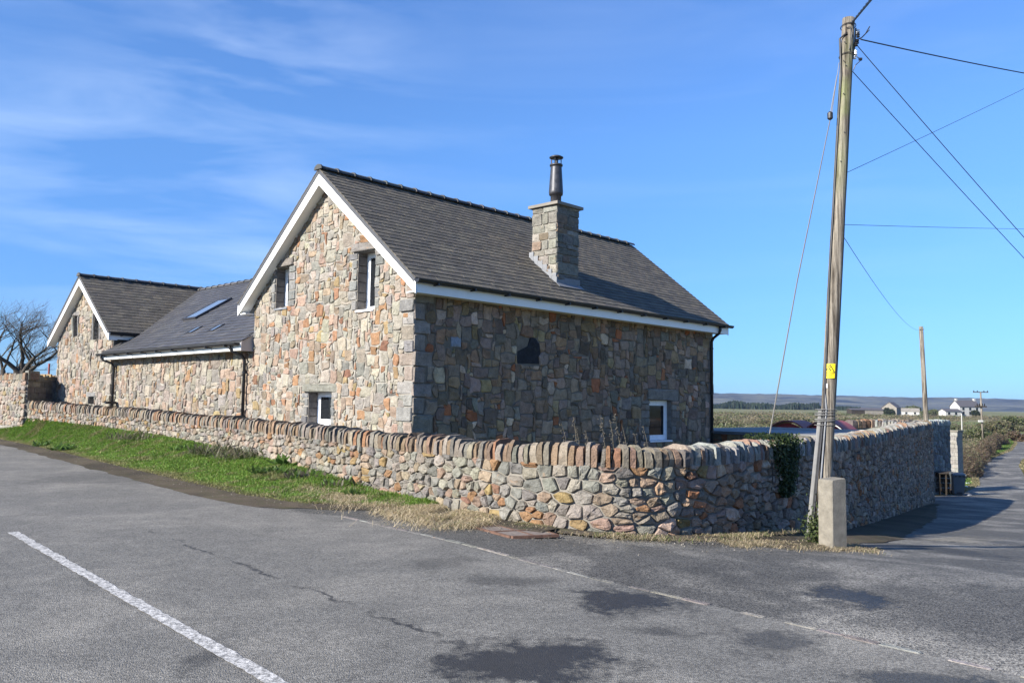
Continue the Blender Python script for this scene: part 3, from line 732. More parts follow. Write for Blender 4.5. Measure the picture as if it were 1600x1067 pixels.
while u < LT - .2:
    wd = r.uniform(.2, .4); m1 = MB(); a = tmap
    h = zt0 + r.uniform(-.02, .07); w0, w1 = u + .008, u + wd
    m1.hexa([a(w0, zt0 - .21, .05), a(w1, zt0 - .21, .05), a(w1, zt0 - .21, -.45), a(w0, zt0 - .21, -.45), a(w0 + .02, h, .03), a(w1 - .03, h - .02, .04), a(w1 - .02, h, -.44), a(w0 + .03, h - .02, -.44)], rcol(r, PAL_COPE))
    m1.build('coping_stone', 'stone', tw); u += wd
# return wall (faces the garden, in shade)
cB = Vector(P2(103, 33.6)); rd = (cB - cA); LR = rd.length; rd.normalize(); rn = Vector((rd.y, -rd.x))
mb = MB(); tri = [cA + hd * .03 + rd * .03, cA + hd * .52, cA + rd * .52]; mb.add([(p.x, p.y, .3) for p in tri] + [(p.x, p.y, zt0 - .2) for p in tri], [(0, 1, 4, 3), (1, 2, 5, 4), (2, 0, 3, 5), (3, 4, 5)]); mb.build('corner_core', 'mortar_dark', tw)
if rn.x < 0: rn = -rn
def rmap(u, v, d): a = cA + rd * u + rn * d; return (a.x, a.y, v)
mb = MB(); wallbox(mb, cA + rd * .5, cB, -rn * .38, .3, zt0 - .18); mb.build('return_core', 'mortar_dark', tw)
zz = .5; row = 0
while zz < zt0 - .2:
    h = .21; u = .05
    while u < LR - .15:
        wd = (r.uniform(.38, .46) if u < .7 else r.uniform(.22, .5)) if row % 2 == 0 or u > .2 else .24
        wd = min(wd, LR - u); m1 = MB(); d1 = .03 + r.uniform(0, .02)
        pts = [(u + .008, zz + .008), (u + wd - .008, zz + .008), (u + wd - .008, zz + h - .008), (u + .008, zz + h - .008)]
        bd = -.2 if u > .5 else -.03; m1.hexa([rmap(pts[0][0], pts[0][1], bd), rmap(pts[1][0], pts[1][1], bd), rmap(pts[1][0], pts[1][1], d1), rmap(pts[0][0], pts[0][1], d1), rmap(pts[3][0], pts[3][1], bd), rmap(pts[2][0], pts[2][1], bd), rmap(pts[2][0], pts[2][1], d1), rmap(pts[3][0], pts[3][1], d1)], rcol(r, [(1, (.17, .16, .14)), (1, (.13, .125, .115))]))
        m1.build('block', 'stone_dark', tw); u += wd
    zz += h; row += 1
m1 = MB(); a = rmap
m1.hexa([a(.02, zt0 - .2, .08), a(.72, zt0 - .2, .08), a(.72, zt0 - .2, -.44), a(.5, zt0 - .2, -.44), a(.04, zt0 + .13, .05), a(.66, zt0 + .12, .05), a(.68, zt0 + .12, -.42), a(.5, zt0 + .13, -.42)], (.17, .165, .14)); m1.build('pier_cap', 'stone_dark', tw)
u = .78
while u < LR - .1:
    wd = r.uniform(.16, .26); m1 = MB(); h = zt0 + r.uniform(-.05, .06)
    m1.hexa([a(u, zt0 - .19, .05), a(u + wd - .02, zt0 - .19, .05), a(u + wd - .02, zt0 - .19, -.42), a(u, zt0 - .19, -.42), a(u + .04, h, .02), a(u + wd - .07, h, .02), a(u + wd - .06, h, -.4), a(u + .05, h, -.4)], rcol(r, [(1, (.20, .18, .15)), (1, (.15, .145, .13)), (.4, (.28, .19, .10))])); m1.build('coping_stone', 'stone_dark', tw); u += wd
# ================================================================== the house
K = 17.5 / 16.5
c0 = at_y(646, 560, 17.5); TH0 = rad(45.783)
Ax, Bx = Vector((math.cos(TH0), math.sin(TH0), 0)), Vector((-math.sin(TH0), math.cos(TH0), 0))
house = empty('stone_house', (c0.x, c0.y, 0), TH0, 'stone house of gabled blocks with slate roofs and white bargeboards behind the low wall', 'house')
def hm(a, b, z): return (a * K, b * K, EYE + (z - EYE) * K)      # plan along the side wall, plan along the gable, height
def HB(): return MB(hm)
def on_plane(px, py, axis, off):
    """pixel -> house coordinates on the plane a=off (axis 0) or b=off (axis 1)"""
    ax = (Ax, Bx)[axis]; d = ray(px, py); o = Vector((0, 0, EYE)); p0 = Vector((c0.x, c0.y, 0)) + ax * off * K
    q = o + d * ((p0 - o).dot(ax) / d.dot(ax)) - Vector((c0.x, c0.y, 0)); return (q.dot(Ax) / K, q.dot(Bx) / K, EYE + (q.z - EYE) / K)
# sizes (before K)
GW, LW = 6.3, 11.2                  # gable width, side length
RT = (6.8 - 4.0) / 3.5              # main roof: eave b=-.35 z=4.0, ridge b=3.15 z=6.8
def main_z(b): return 4.0 + (min(b, 6.3 - b) + .35) * RT
r = random.Random(77)

def core_face(holes, u0, u1, top, cuts=()):
    """quads (u, v) of a wall face with rectangular openings and a sloped top"""
    us = sorted(set([u0, u1, *cuts] + [h[0] for h in holes] + [h[1] for h in holes])); out = []
    for a, b in zip(us, us[1:]):
        m = (a + b) / 2; vs = [-.4]
        for h in sorted([h for h in holes if h[0] <= m <= h[1]], key=lambda h: h[2]):
            out.append([(a, vs[-1]), (b, vs[-1]), (b, h[2]), (a, h[2])]); vs.append(h[3])
        out.append([(a, vs[-1]), (b, vs[-1]), (b, top(b)), (a, top(a))])
    return out
def window(o, name_map, u0, u1, v0, v1, dep, fr=.07, sill=True, lintel=None, jamb=None, mull=False):
    """o: owner; name_map(u, v, d): outward depth d"""
    mpn = name_map; hmv = lambda u, v, d: hm(*mpn(u, v, d))
    wn = MB()
    D = -dep
    def bar(mb, a, b, c, d, f, k):
        P = [hmv(a, c, k), hmv(b, c, k), hmv(b, c, f), hmv(a, c, f), hmv(a, d, k), hmv(b, d, k), hmv(b, d, f), hmv(a, d, f)]; mb.hexa(P)
    bar(wn, u0, u0 + fr, v0, v1, D, D - .06); bar(wn, u1 - fr, u1, v0, v1, D, D - .06); bar(wn, u0 + fr, u1 - fr, v1 - fr, v1, D, D - .06); bar(wn, u0 + fr, u1 - fr, v0, v0 + fr, D, D - .06)
    i = fr * .8
    bar(wn, u0 + fr, u0 + fr + i, v0 + fr, v1 - fr, D - .018, D - .06); bar(wn, u1 - fr - i, u1 - fr, v0 + fr, v1 - fr, D - .018, D - .06)
    bar(wn, u0 + fr + i, u1 - fr - i, v1 - fr - i, v1 - fr, D - .018, D - .06); bar(wn, u0 + fr + i, u1 - fr - i, v0 + fr, v0 + fr + i, D - .018, D - .06)
    wo = wn.build('window', 'upvc', o)
    pn = MB(); bar(pn, u0 + fr + i, u1 - fr - i, v0 + fr + i, v1 - fr - i, D - .03, D - .05); pn.build('pane', 'glass', wo)
    if sill:
        sl = MB(); bar(sl, u0 + .004, u1 - .004, v0 - .045, v0 - .003, .05, D); sl.build('sill', 'lead' if sill == 'stone' else 'upvc', wo)
    rv = MB()   # reveals, as courses of blocks
    zz = v0
    while zz < v1 - .02:
        h = min(r.uniform(.14, .24), v1 - zz)
        for (a, b) in ((u0 - .12, u0 - .001 + r.uniform(0, .012)), (u1 + .001 - r.uniform(0, .012), u1 + .12)):
            bar(rv, a, b, zz + .006, zz + h - .006, -.004, D - .03)
        zz += h
    bar(rv, u0 - .1, u1 + .1, v1 + .001, v1 + .1, -.006, D - .03); bar(rv, u0 - .1, u1 + .1, v0 - .12, v0 - .048, -.006, D - .03)
    rv.build('reveal', 'reveal', wo)
    bk2 = MB(); bar(bk2, u0, u1, v0, v1, D - .10, D - .14); bk2.build('dark_backing', 'cladding', wo)  # dark sheet added behind the pane in place of the unlit room
    return wo
def blocks(wall, mpf, rects, col, proud, m='stone', name='quoin'):
    for (a, b, c, d) in rects:
        P = clean([(a, c), (b, c), (b, d), (a, d)], .011, r, (.03, .07))
        if P:
            mb = MB(); stone_into(mb, P, mpf, r, rcol(r, col, .1), proud=proud, rough=.006, bev=.07); mb.build(name, m, wall)
GREY = shade([(3, (.33, .325, .31)), (2, (.39, .375, .35)), (1, (.28, .27, .26))], .52, (1, 1, 1))
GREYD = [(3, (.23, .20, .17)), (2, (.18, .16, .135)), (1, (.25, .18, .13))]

# ---- main gable wall (a = 0)
def gmap(u, v, d): return (-d, u, v)
W1 = (4.72, 5.32, 3.82, 4.80); W2 = (1.31, 1.95, 3.55, 4.80); W3 = (2.80, 3.72, 1.10, 1.80)
holes = [W1, W2, W3]
gw = HB()
for q in core_face(holes, 0, GW, lambda u: main_z(u) - .1, (3.15,)): gw.add([gmap(u, v, 0) for u, v in q], [(0, 1, 2, 3)])
gw = gw.build('gable_wall', 'mortar', house)
quo = []; z = -.2; k = 0
while z < 3.85:
    h = r.uniform(.24, .36); wd = r.uniform(.38, .5) if k % 2 else r.uniform(.2, .28); quo.append((-.02, wd, z, z + h)); z += h; k += 1
quo_g = quo
jb = []; li = []
for (u0, u1, v0, v1) in holes:
    zz = v0
    while zz < v1 - .05:
        h = min(r.uniform(.15, .25), v1 - zz)
        if v1 - zz - h < .09: h = v1 - zz
        if (u0, u1, v0, v1) != W3: jb.append((u1, u1 + r.choice((.17, .3)), zz, zz + h)); jb.append((u0 - r.choice((.17, .3)), u0, zz, zz + h))
        else: jb.append((u1, u1 + r.choice((.16, .26)), zz, zz + h)); jb.append((u0 - r.choice((.14, .26)), u0, zz, zz + h))
        zz += h
    li.append((u0 - .19, u1 + .19, v1, v1 + .20))
blk = quo + jb + li
def inr(u, v, L, e=0): return any(a - e <= u <= b + e and c - e <= v <= d + e for a, b, c, d in L)
def okg(u, v): return v < main_z(u) - .12 and not inr(u, v, holes + blk)
SZ = [(2, 2), (3, 2), (2, 3), (3, 3), (4, 3), (3, 2), (2, 1), (3, 1), (1, 2), (3, 4), (2, 3), (4, 4), (1, 1), (2, 2), (1, 2), (2, 1), (2, 4)]
items = []
def gstone(u, v, d): return hm(*gmap(u, v, d))
for P in pack(r, 0, GW, .5, 6.7, .076, okg, SZ):
    Q = clean(P, .006 + .007 * r.random(), r, (.05, .24))
    if Q: items.append((Q, rcol(r, PAL_LIT)))
lay_stones(items, gw, gstone, r, 'stone', 'stone', 300, 'small_stones', lambda it: area(it[0]) / (1 + sum(p[0] for p in it[0]) / len(it[0]) * .04) ** 3, proud=.019, rough=.009, bev=.10)
blocks(gw, gstone, quo, GREY + [(2, (.22, .18, .15))], .034); blocks(gw, gstone, jb, GREY, .026, name='jamb_stone')
blocks(gw, gstone, li, [(1, (.175, .16, .138))], .05, name='lintel')
for wdw, sl in ((W1, 'stone'), (W2, 'upvc'), (W3, 'upvc')): window(house, gmap, *wdw, .24, .055, sl)

# ---- side wall (b = 0)
def smap(u, v, d): return (u, -d, v)
SW = (8.02, 9.06, .70, 1.76)
sw = HB()
for q in core_face([SW], 0, LW, lambda u: 4.05): sw.add([smap(u, v, 0) for u, v in q], [(0, 1, 2, 3)])
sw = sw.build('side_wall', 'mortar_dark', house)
quo = []; z = -.2; k = 0
while z < 3.85:
    h = r.uniform(.26, .42); wd = r.uniform(.4, .5) if k % 2 == 0 else r.uniform(.26, .34); quo.append((-.02, wd, z, z + h)); quo.append((LW - (wd * .8), LW + .02, z, z + h)); z += h; k += 1
jb = []; zz = SW[2]
while zz < SW[3] - .05:
    h = min(r.uniform(.16, .26), SW[3] - zz)
    if SW[3] - zz - h < .1: h = SW[3] - zz
    jb.append((SW[1], SW[1] + r.choice((.24, .36)), zz, zz + h)); jb.append((SW[0] - r.choice((.2, .34)), SW[0], zz, zz + h)); zz += h
lis = [(SW[0] - .1, SW[1] + .36, SW[3] + .0, SW[3] + .32)]
def sstone(u, v, d): return hm(*smap(u, v, d))
_q0, _q1 = on_plane(807, 568, 1, 0), on_plane(843, 527, 1, 0)
big = [(_q0[0], _q1[0], _q0[2], _q1[2]), (.95, 1.25, 2.75, 3.0)]
def oks(u, v): return v < 3.95 and not inr(u, v, [SW] + quo + jb + lis + big)
items = []
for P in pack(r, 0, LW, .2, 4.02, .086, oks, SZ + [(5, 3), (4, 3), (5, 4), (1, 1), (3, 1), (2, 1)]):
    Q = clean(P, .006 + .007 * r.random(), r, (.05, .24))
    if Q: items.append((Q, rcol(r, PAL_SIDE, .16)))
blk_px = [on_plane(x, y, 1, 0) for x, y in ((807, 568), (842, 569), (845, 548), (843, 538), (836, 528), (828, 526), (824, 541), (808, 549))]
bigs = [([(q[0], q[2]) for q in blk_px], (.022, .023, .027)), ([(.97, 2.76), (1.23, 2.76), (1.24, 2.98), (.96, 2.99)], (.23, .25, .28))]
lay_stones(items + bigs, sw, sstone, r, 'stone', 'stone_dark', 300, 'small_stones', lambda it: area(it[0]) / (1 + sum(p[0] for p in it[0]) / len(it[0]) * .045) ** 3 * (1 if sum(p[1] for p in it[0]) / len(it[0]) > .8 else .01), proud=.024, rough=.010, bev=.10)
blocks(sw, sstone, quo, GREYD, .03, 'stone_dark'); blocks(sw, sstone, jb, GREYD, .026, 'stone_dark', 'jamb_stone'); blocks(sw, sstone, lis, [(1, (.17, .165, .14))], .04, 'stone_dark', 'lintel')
window(house, smap, *SW, .13, .075, 'upvc')
# hidden rear walls
m1 = HB(); m1.add([(LW, 0, -.4), (LW, GW, -.4), (LW, GW, 4.05), (LW, 3.15, 6.6), (LW, 0, 4.05)], [(0, 1, 2, 3, 4)]); m1.add([(0, GW, -.4), (LW, GW, -.4), (LW, GW, 4.1), (0, GW, 4.1)], [(0, 1, 2, 3)]); m1.build('rear_wall', 'mortar_dark', house)

# ---- slates
def slate_roof(roof, a_rng, slope_len, pos, exposed, wid, pal, m, limit, skip=None, rest='far_slates', prio=None, far=False, th=.013):
    """pos(u, t, h): u along the ridge, t up the slope from the eave, h off the deck"""
    lst = []; t = 0.; k = 0
    while t < slope_len - .04:
        u = a_rng[0] - (wid / 2 if k % 2 else 0)
        while u < a_rng[1] - .01:
            x0, x1 = max(u, a_rng[0]), min(u + wid, a_rng[1])
            if x1 - x0 > .03 and not (skip and skip((x0 + x1) / 2, t + exposed / 2)): lst.append((x0, x1, t))
            u += wid
        t += exposed; k += 1
    if prio: lst.sort(key=prio, reverse=True)
    rs = MB()
    for i, (x0, x1, t) in enumerate(lst):
        mb = MB() if i < limit else rs
        t1 = min(t + exposed + .07, slope_len + .02); e = r.uniform(-.004, .004); h0 = .026 + r.uniform(-.002, .003); h1 = .010; gp = .003 + r.uniform(0, .002); f1, f2 = r.uniform(-.004, .004), r.uniform(-.004, .004)
        P = [pos(x0 + gp, t + e + f1, h0 - th), pos(x1 - gp, t + e + f2, h0 - th), pos(x1 - gp, t1, h1 - .008), pos(x0 + gp, t1, h1 - .008), pos(x0 + gp, t + e + f1, h0), pos(x1 - gp, t + e + f2, h0), pos(x1 - gp, t1, h1), pos(x0 + gp, t1, h1)]
        mb.hexa([hm(*p) for p in P], rcol(r, pal, .035))
        if i < limit: mb.build('slate', m, roof)
    if rs.v: rs.build(rest, m, roof, kind='stuff')
CP, SP = math.cos(math.atan(RT)), math.sin(math.atan(RT)); SLEN = 3.5 / CP
A0, A1 = -.30, 11.55
def near(u, t, h): return (u, -.35 + t * CP - h * SP, 4.0 + t * SP + h * CP)
def back(u, t, h): return (u, 6.65 - t * CP + h * SP, 4.0 + t * SP + h * CP)
rf = HB()
for f in (near, back):
    P = [f(A0 + .01, 0, -.08), f(A1 - .01, 0, -.08), f(A1 - .01, SLEN, -.08), f(A0 + .01, SLEN, -.08), f(A0 + .01, 0, 0), f(A1 - .01, 0, 0), f(A1 - .01, SLEN, 0), f(A0 + .01, SLEN, 0)]; rf.hexa(P)
roof = rf.build('roof', 'cladding', house)
CH = (4.56, 5.40, .28, 1.10)    # chimney plan
PAL_SL = [(5, (.098, .085, .066)), (3, (.112, .097, .074)), (2, (.084, .074, .060)), (1, (.13, .11, .08))]
inch = lambda u, t: CH[0] < u < CH[1] and CH[2] < -.35 + t * CP < CH[3]
slate_roof(roof, (A0, A1), SLEN, near, .158, .30, PAL_SL, 'slate', 300, inch, prio=lambda q: (q[1] - q[0]) / (12.5 + (q[0] + .6) * .72 + q[2] * .5) ** 2)
slate_roof(roof, (A0, A1), SLEN, back, .19, .30, PAL_SL, 'slate', 0, None, 'rear_slates')
def ridge_run(p, q, n, m, owner, rr=.13, flat=.75, col=(.07, .069, .068)):
    """half-round ridge tiles with raised joints, from p to q in house coordinates"""
    p, q = Vector(p), Vector(q); d = (q - p) / n; dl = d.normalized(); sd = Vector((-dl.y, dl.x, 0))
    for i in range(n):
        mb = MB(); a = p + d * i; vs = []
        for (t, k) in ((0, 1.22), (.10, 1.22), (.101, 1.0), (1.0, 1.0)):
            for j in range(7):
                an = math.pi * (j / 6) ; o = sd * math.cos(an) * rr * k + Vector((0, 0, math.sin(an) * rr * flat * k - .04)); vs.append(hm(*(a + d * t + o)))
        mb.add(vs, [(x * 7 + j, x * 7 + j + 1, (x + 1) * 7 + j + 1, (x + 1) * 7 + j) for x in range(3) for j in range(6)] + [tuple(range(7))], rcol(r, [(1, col)], .15))
        mb.build('ridge_tile', m, owner)
ridge_run((A0 - .02, 3.15, 6.83), (A1, 3.15, 6.83), 26, 'slate', roof)
# bargeboards, boxed eaves, fascia
for (aa, sg) in ((A0 + .02, 1), (A1 - .05, 1)):
    for f in (near, back):
        mb = HB(); P = []
        e0 = -.02
        for aq in (aa, aa + .03):
            a, b = f(aq, 0 + e0, -.015), f(aq, SLEN, -.015)
            P.append([(aq, a[1], a[2] - .27), (aq, b[1], b[2] - .34), (aq, b[1], b[2]), (aq, a[1], a[2])])
        mb.hexa([P[0][0], P[0][1], P[1][1], P[1][0], P[0][3], P[0][2], P[1][2], P[1][3]]); mb.build('bargeboard', 'white', house)
for f in (near, back):
    mb = HB(); P = []
    for aq in (A0 + .055, -.002):
        a, b = f(aq, 0, 0), f(aq, SLEN, 0); P.append([(aq, a[1] + .02, a[2] - .27), (aq, b[1], b[2] - .325), (aq, b[1], b[2] - .29), (aq, a[1] + .02, a[2] - .24)])
    mb.hexa([P[0][0], P[0][1], P[1][1], P[1][0], P[0][3], P[0][2], P[1][2], P[1][3]]); mb.build('verge_soffit', 'white', house)
m1 = HB(); m1.box(A0 + .056, A1 - .06, -.36, -.325, 3.73, 3.925); m1.build('fascia', 'white', house)
m1 = HB(); m1.box(A0 + .056, A1 - .06, -.324, -.03, 3.74, 3.77); m1.build('soffit', 'soffit', house)
m1 = HB(); m1.box(A0 + .056, A1 - .06, 6.625, 6.66, 3.73, 3.925); m1.build('fascia', 'white', house)
m1 = HB(); m1.box(A0 + .056, -.002, 6.33, 6.624, 3.735, 3.765); m1.build('soffit', 'white', house)
# gutters: half-round troughs with brackets, and swan-neck downpipes
def gutter(axis, c0_, u0, u1, z, sg, nb, owner):
    mb = MB(); R = .075; vs = []
    for u in (u0, u1):
        for q in range(9):
            an = math.pi + math.pi * q / 8; o = (c0_ + math.cos(an) * R, z + math.sin(an) * R)
            vs.append(hm(u, o[0], o[1]) if axis == 0 else hm(o[0], u, o[1]))
        for q in range(9):
            an = 2 * math.pi - math.pi * q / 8; o = (c0_ + math.cos(an) * (R - .008), z + math.sin(an) * (R - .008))
            vs.append(hm(u, o[0], o[1]) if axis == 0 else hm(o[0], u, o[1]))
    mb.add(vs, [(j, (j + 1) % 18, 18 + (j + 1) % 18, 18 + j) for j in range(18)] + [tuple(range(9)), tuple(range(18, 27))])
    go = mb.build('gutter', 'black', owner)
    for i in range(nb):
        u = u0 + (u1 - u0) * (i + .5) / nb; mb = HB()
        if axis == 0: mb.box(u - .02, u + .02, c0_ - R - .012, c0_ + R + .015, z - R - .02, z - R + .03)
        else: mb.box(c0_ - R - .012, c0_ + R + .015, u - .02, u + .02, z - R - .02, z - R + .03)
        mb.build('gutter_bracket', 'black', go)
    return go
gutter(0, -.425, A0 - .01, A1 + .06, 3.985, 1, 12, house)
def pipe(pts, owner, rr=.038, clips=()):
    mb = MB(); mb.tube([hm(*p) for p in pts], rr * K, 10); o = mb.build('downpipe', 'black', owner, True)
    for p in clips:
        mb = MB(); c = hm(*p); mb.lathe(c[0], c[1], [(c[2] - .025, .056), (c[2] + .025, .056)], 10); mb.build('pipe_clip', 'black', o)
    return o
pipe([(10.95, -.42, 3.93), (10.95, -.42, 3.82), (10.97, -.36, 3.72), (11.02, -.15, 3.6), (11.03, -.09, 3.5), (11.03, -.09, .0)], house, .042, [(11.03, -.09, 3.3), (11.03, -.09, 2.0), (11.03, -.09, .9)])

# ---- chimney
ch = HB(); ch.box(CH[0] + .02, CH[1] - .02, CH[2] + .02, CH[3] - .02, 4.2, 6.44); ch = ch.build('chimney', 'mortar', house)
def chs(face):
    u0, u1 = (CH[2], CH[3]) if face in 'LR' else (CH[0], CH[1])
    f = {'L': lambda u, v, d: hm(CH[0] + .02 - d, u, v), 'R': lambda u, v, d: hm(CH[1] - .02 + d, u, v), 'F': lambda u, v, d: hm(u, CH[2] + .02 - d, v), 'B': lambda u, v, d: hm(u, CH[3] - .02 + d, v)}[face]
    z = 4.3; k = 0
    while z < 6.40:
        h = min(r.choice((.12, .15, .19, .24, .3)), 6.44 - z)
        n = r.choice((1, 2, 2, 3)) if h > .13 else r.choice((2, 3)); cu = sorted([u0 + (u1 - u0) * (i / n + r.uniform(-.08, .08)) for i in range(1, n)]); us = [u0] + cu + [u1]
        for a, b in zip(us, us[1:]):
            P = clean([(a, z), (b, z + r.uniform(-.01, .01)), (b, z + h), (a, z + h)], .008, r, (.04, .1))
            if P and b - a > .08: m = MB(); stone_into(m, P, f, r, rcol(r, [(5, (.16, .15, .128)), (3, (.20, .188, .16)), (1, (.30, .28, .24)), (1, (.17, .13, .095))], .10), proud=.024, rough=.008, bev=.08); m.build('stone', 'stone', ch)
        z += h
for f in 'LFRB': chs(f)
m1 = HB(); e = .075; m1.box(CH[0] - e, CH[1] + e, CH[2] - e, CH[3] + e, 6.44, 6.51); m1.build('chimney_cap', 'farstone', ch)
fc = ((CH[0] + CH[1]) / 2, (CH[2] + CH[3]) / 2); fx, fy, _ = hm(*fc, 0)
def hz(z): return EYE + (z - EYE) * K
m1 = MB(); m1.lathe(fx, fy, [(hz(6.51), .150), (hz(6.53), .142), (hz(6.80), .142), (hz(6.801), .178), (hz(6.86), .19), (hz(6.90), .19), (hz(7.50), .148), (hz(7.54), .148), (hz(7.541), .172), (hz(7.58), .172), (hz(7.581), .12), (hz(7.57), .10)], 24)
fl = m1.build('flue', 'flue', ch, True)
for q in range(4):
    m1 = MB(); an = q * math.pi / 2 + .5; m1.tube([(fx + .13 * math.cos(an), fy + .13 * math.sin(an), hz(7.56)), (fx + .13 * math.cos(an), fy + .13 * math.sin(an), hz(7.77))], .014, 6); m1.build('cowl_post', 'rust' if q < 2 else 'black', ch)
m1 = MB(); m1.lathe(fx, fy, [(hz(7.745), .185), (hz(7.765), .188), (hz(7.80), .12), (hz(7.815), .03)], 20); m1.build('cowl_cap', 'flue', ch, True)
m1 = MB(); m1.lathe(fx, fy, [(hz(7.60), .05), (hz(7.75), .05)], 8); m1.build('flue_core', 'black', ch)
# stepped lead flashing on the lit face and an apron in front
for i in range(6):
    b0 = CH[2] - .01 + i * .15; zb = main_z(b0); m1 = HB(); m1.box(CH[0] - .022, CH[0] - .006, b0, b0 + .145, zb - .02, zb + .27 - .01 * (i % 2)); m1.build('lead_flashing', 'lead', ch)
m1 = HB(); zb = main_z(CH[2]); m1.box(CH[0] - .02, CH[1] + .02, CH[2] - .03, CH[2] - .012, zb - .02, zb + .17); m1.build('lead_apron', 'lead', ch)
m1 = HB(); P = [near(CH[0] - .05, .0 + (CH[2] + .35) / CP - .17, .034), near(CH[1] + .05, (CH[2] + .35) / CP - .17, .034), near(CH[1] + .05, (CH[2] + .35) / CP - .01, .034), near(CH[0] - .05, (CH[2] + .35) / CP - .01, .034)]
Q = [near(CH[0] - .05, (CH[2] + .35) / CP - .17, .042), near(CH[1] + .05, (CH[2] + .35) / CP - .17, .042), near(CH[1] + .05, (CH[2] + .35) / CP - .01, .042), near(CH[0] - .05, (CH[2] + .35) / CP - .01, .042)]
m1.hexa(P + Q); m1.build('lead_skirt', 'lead', ch)

# ---- link block: wall a=.04, b 6.3..15.45, low eave, wide slate roof with rooflights
LB1 = 15.45
def lmap(u, v, d): return (.04 - d, u, v)
lw = HB(); lw.box(.04, 8.0, GW, LB1, -.4, 3.0); lw = lw.build('link_wall', 'mortar', house)
items = []
for P in pack(r, GW, LB1, .6, 3.0, .086, lambda u, v: v < 2.97, SZ):
    Q = clean(P, .006 + .007 * r.random(), r, (.05, .24))
    if Q: items.append((Q, rcol(r, PAL_FAR)))
lay_stones(items, lw, lambda u, v, d: hm(*lmap(u, v, d)), r, 'stone', 'stone', 160, 'small_stones', lambda it: area(it[0]) / (16.5 + sum(p[0] for p in it[0]) / len(it[0])) ** 3, proud=.026, rough=.012)
LTN = math.tan(rad(32)); LC, LS = math.cos(rad(32)), math.sin(rad(32)); LSL = 4.35 / LC
def lnear(u, t, h): return (-.32 + t * LC - h * LS, u, 3.06 + t * LS + h * LC)
def lback(u, t, h): return (8.38 - t * LC + h * LS, u, 3.06 + t * LS + h * LC)
WRT = .712                                      # far wing roof: eave b=15.1 z=3.72, ridge b=18.07 z=5.84
def wing_z(b): return 3.72 + (min(b, 36.14 - b) - 15.1) * WRT
rf = HB()
t_in = 1.35 / LC                                # above this the roof runs on under the main eave
LE_A = GW + .02
for f in (lnear, lback):
    for (t0, t1, b0) in ((0, t_in, LE_A), (t_in, LSL, 4.3)):
        e1 = 18.0 if t0 > 0 else LB1 + .08; rf.hexa([f(b0, t0, -.08), f(e1, t0, -.08), f(e1, t1, -.08), f(b0, t1, -.08), f(b0, t0, 0), f(e1, t0, 0), f(e1, t1, 0), f(b0, t1, 0)])
lroof = rf.build('link_roof', 'cladding', house)
RL = []                                         # rooflights (b0, b1, t0, t1)
def lpix(px, py):
    n = Vector((-LS, 0, LC)); d = ray(px, py); dl = Vector((d.dot(Ax), d.dot(Bx), d.z)); o = Vector((0, 0, EYE)) - Vector((c0.x, c0.y, 0)); ol = Vector((o.dot(Ax), o.dot(Bx), EYE))
    p0 = Vector(hm(-.32, 0, 3.06)); q = ol + dl * ((p0 - ol).dot(n) / dl.dot(n)); return (q.y / K, (q.x / K + .32) / LC)
def skipl(u, t):
    z = 3.06 + t * LS; b_lo = LE_A if z < 3.95 else 6.65 - (z - 4.0) / RT - .25
    if u < b_lo: return True
    if u > LB1 and z < wing_z(u) - .25: return True
    return u > LB1 + .1 and z < 3.6 or any(a < u < b and c < t < d for a, b, c, d in RL)
b_, t_ = lpix(296, 501); b2_, t2_ = lpix(341, 472)
RL.append((12.35, 13.25, (t_ + .0), t2_))
for (pa, pb) in (((292, 522), (311, 514)), ((326, 519), (348, 509))):
    x, y = lpix(*pa), lpix(*pb); bc = (x[0] + y[0]) / 2; RL.append((bc - .17, bc + .17, x[1], max(y[1], x[1] + .42)))
PAL_BL = [(4, (.053, .051, .052)), (3, (.062, .060, .059)), (2, (.046, .045, .046)), (1, (.072, .068, .064))]
slate_roof(lroof, (4.3, 18.), LSL, lnear, .20, .28, PAL_BL, 'slate_blue', 0, skipl, 'slates', th=.008)
ridge_run((4.03, 5.6, 5.79), (4.03, 18.2, 5.79), 26, 'slate_blue', lroof, .12)
for i, (b0, b1, t0, t1) in enumerate(RL):
    fr = HB(); hh = .09 if i == 0 else .045; e = .07 if i == 0 else .035
    for (x0, x1, y0, y1) in ((b0, b0 + e, t0, t1), (b1 - e, b1, t0, t1), (b0 + e, b1 - e, t0, t0 + e), (b0 + e, b1 - e, t1 - e, t1)):
        fr.hexa([lnear(x0, y0, .0), lnear(x1, y0, .0), lnear(x1, y1, .0), lnear(x0, y1, .0), lnear(x0, y0, hh), lnear(x1, y0, hh), lnear(x1, y1, hh), lnear(x0, y1, hh)])
    fo = fr.build('rooflight', 'flue', lroof); pn = HB()
    pn.hexa([lnear(b0 + e, t0 + e, .01), lnear(b1 - e, t0 + e, .01), lnear(b1 - e, t1 - e, .01), lnear(b0 + e, t1 - e, .01), lnear(b0 + e, t0 + e, hh - .012), lnear(b1 - e, t0 + e, hh - .012), lnear(b1 - e, t1 - e, hh - .012), lnear(b0 + e, t1 - e, hh - .012)])
    pn.build('rooflight_pane', 'skyglass', lroof)
m1 = HB(); m1.box(-.335, -.30, LE_A, LB1 - .02, 2.83, 3.01); m1.build('fascia', 'white', house)
m1 = HB(); m1.box(-.299, .035, LE_A + .02, LB1 - .02, 2.835, 2.86); m1.build('soffit', 'soffit', house)
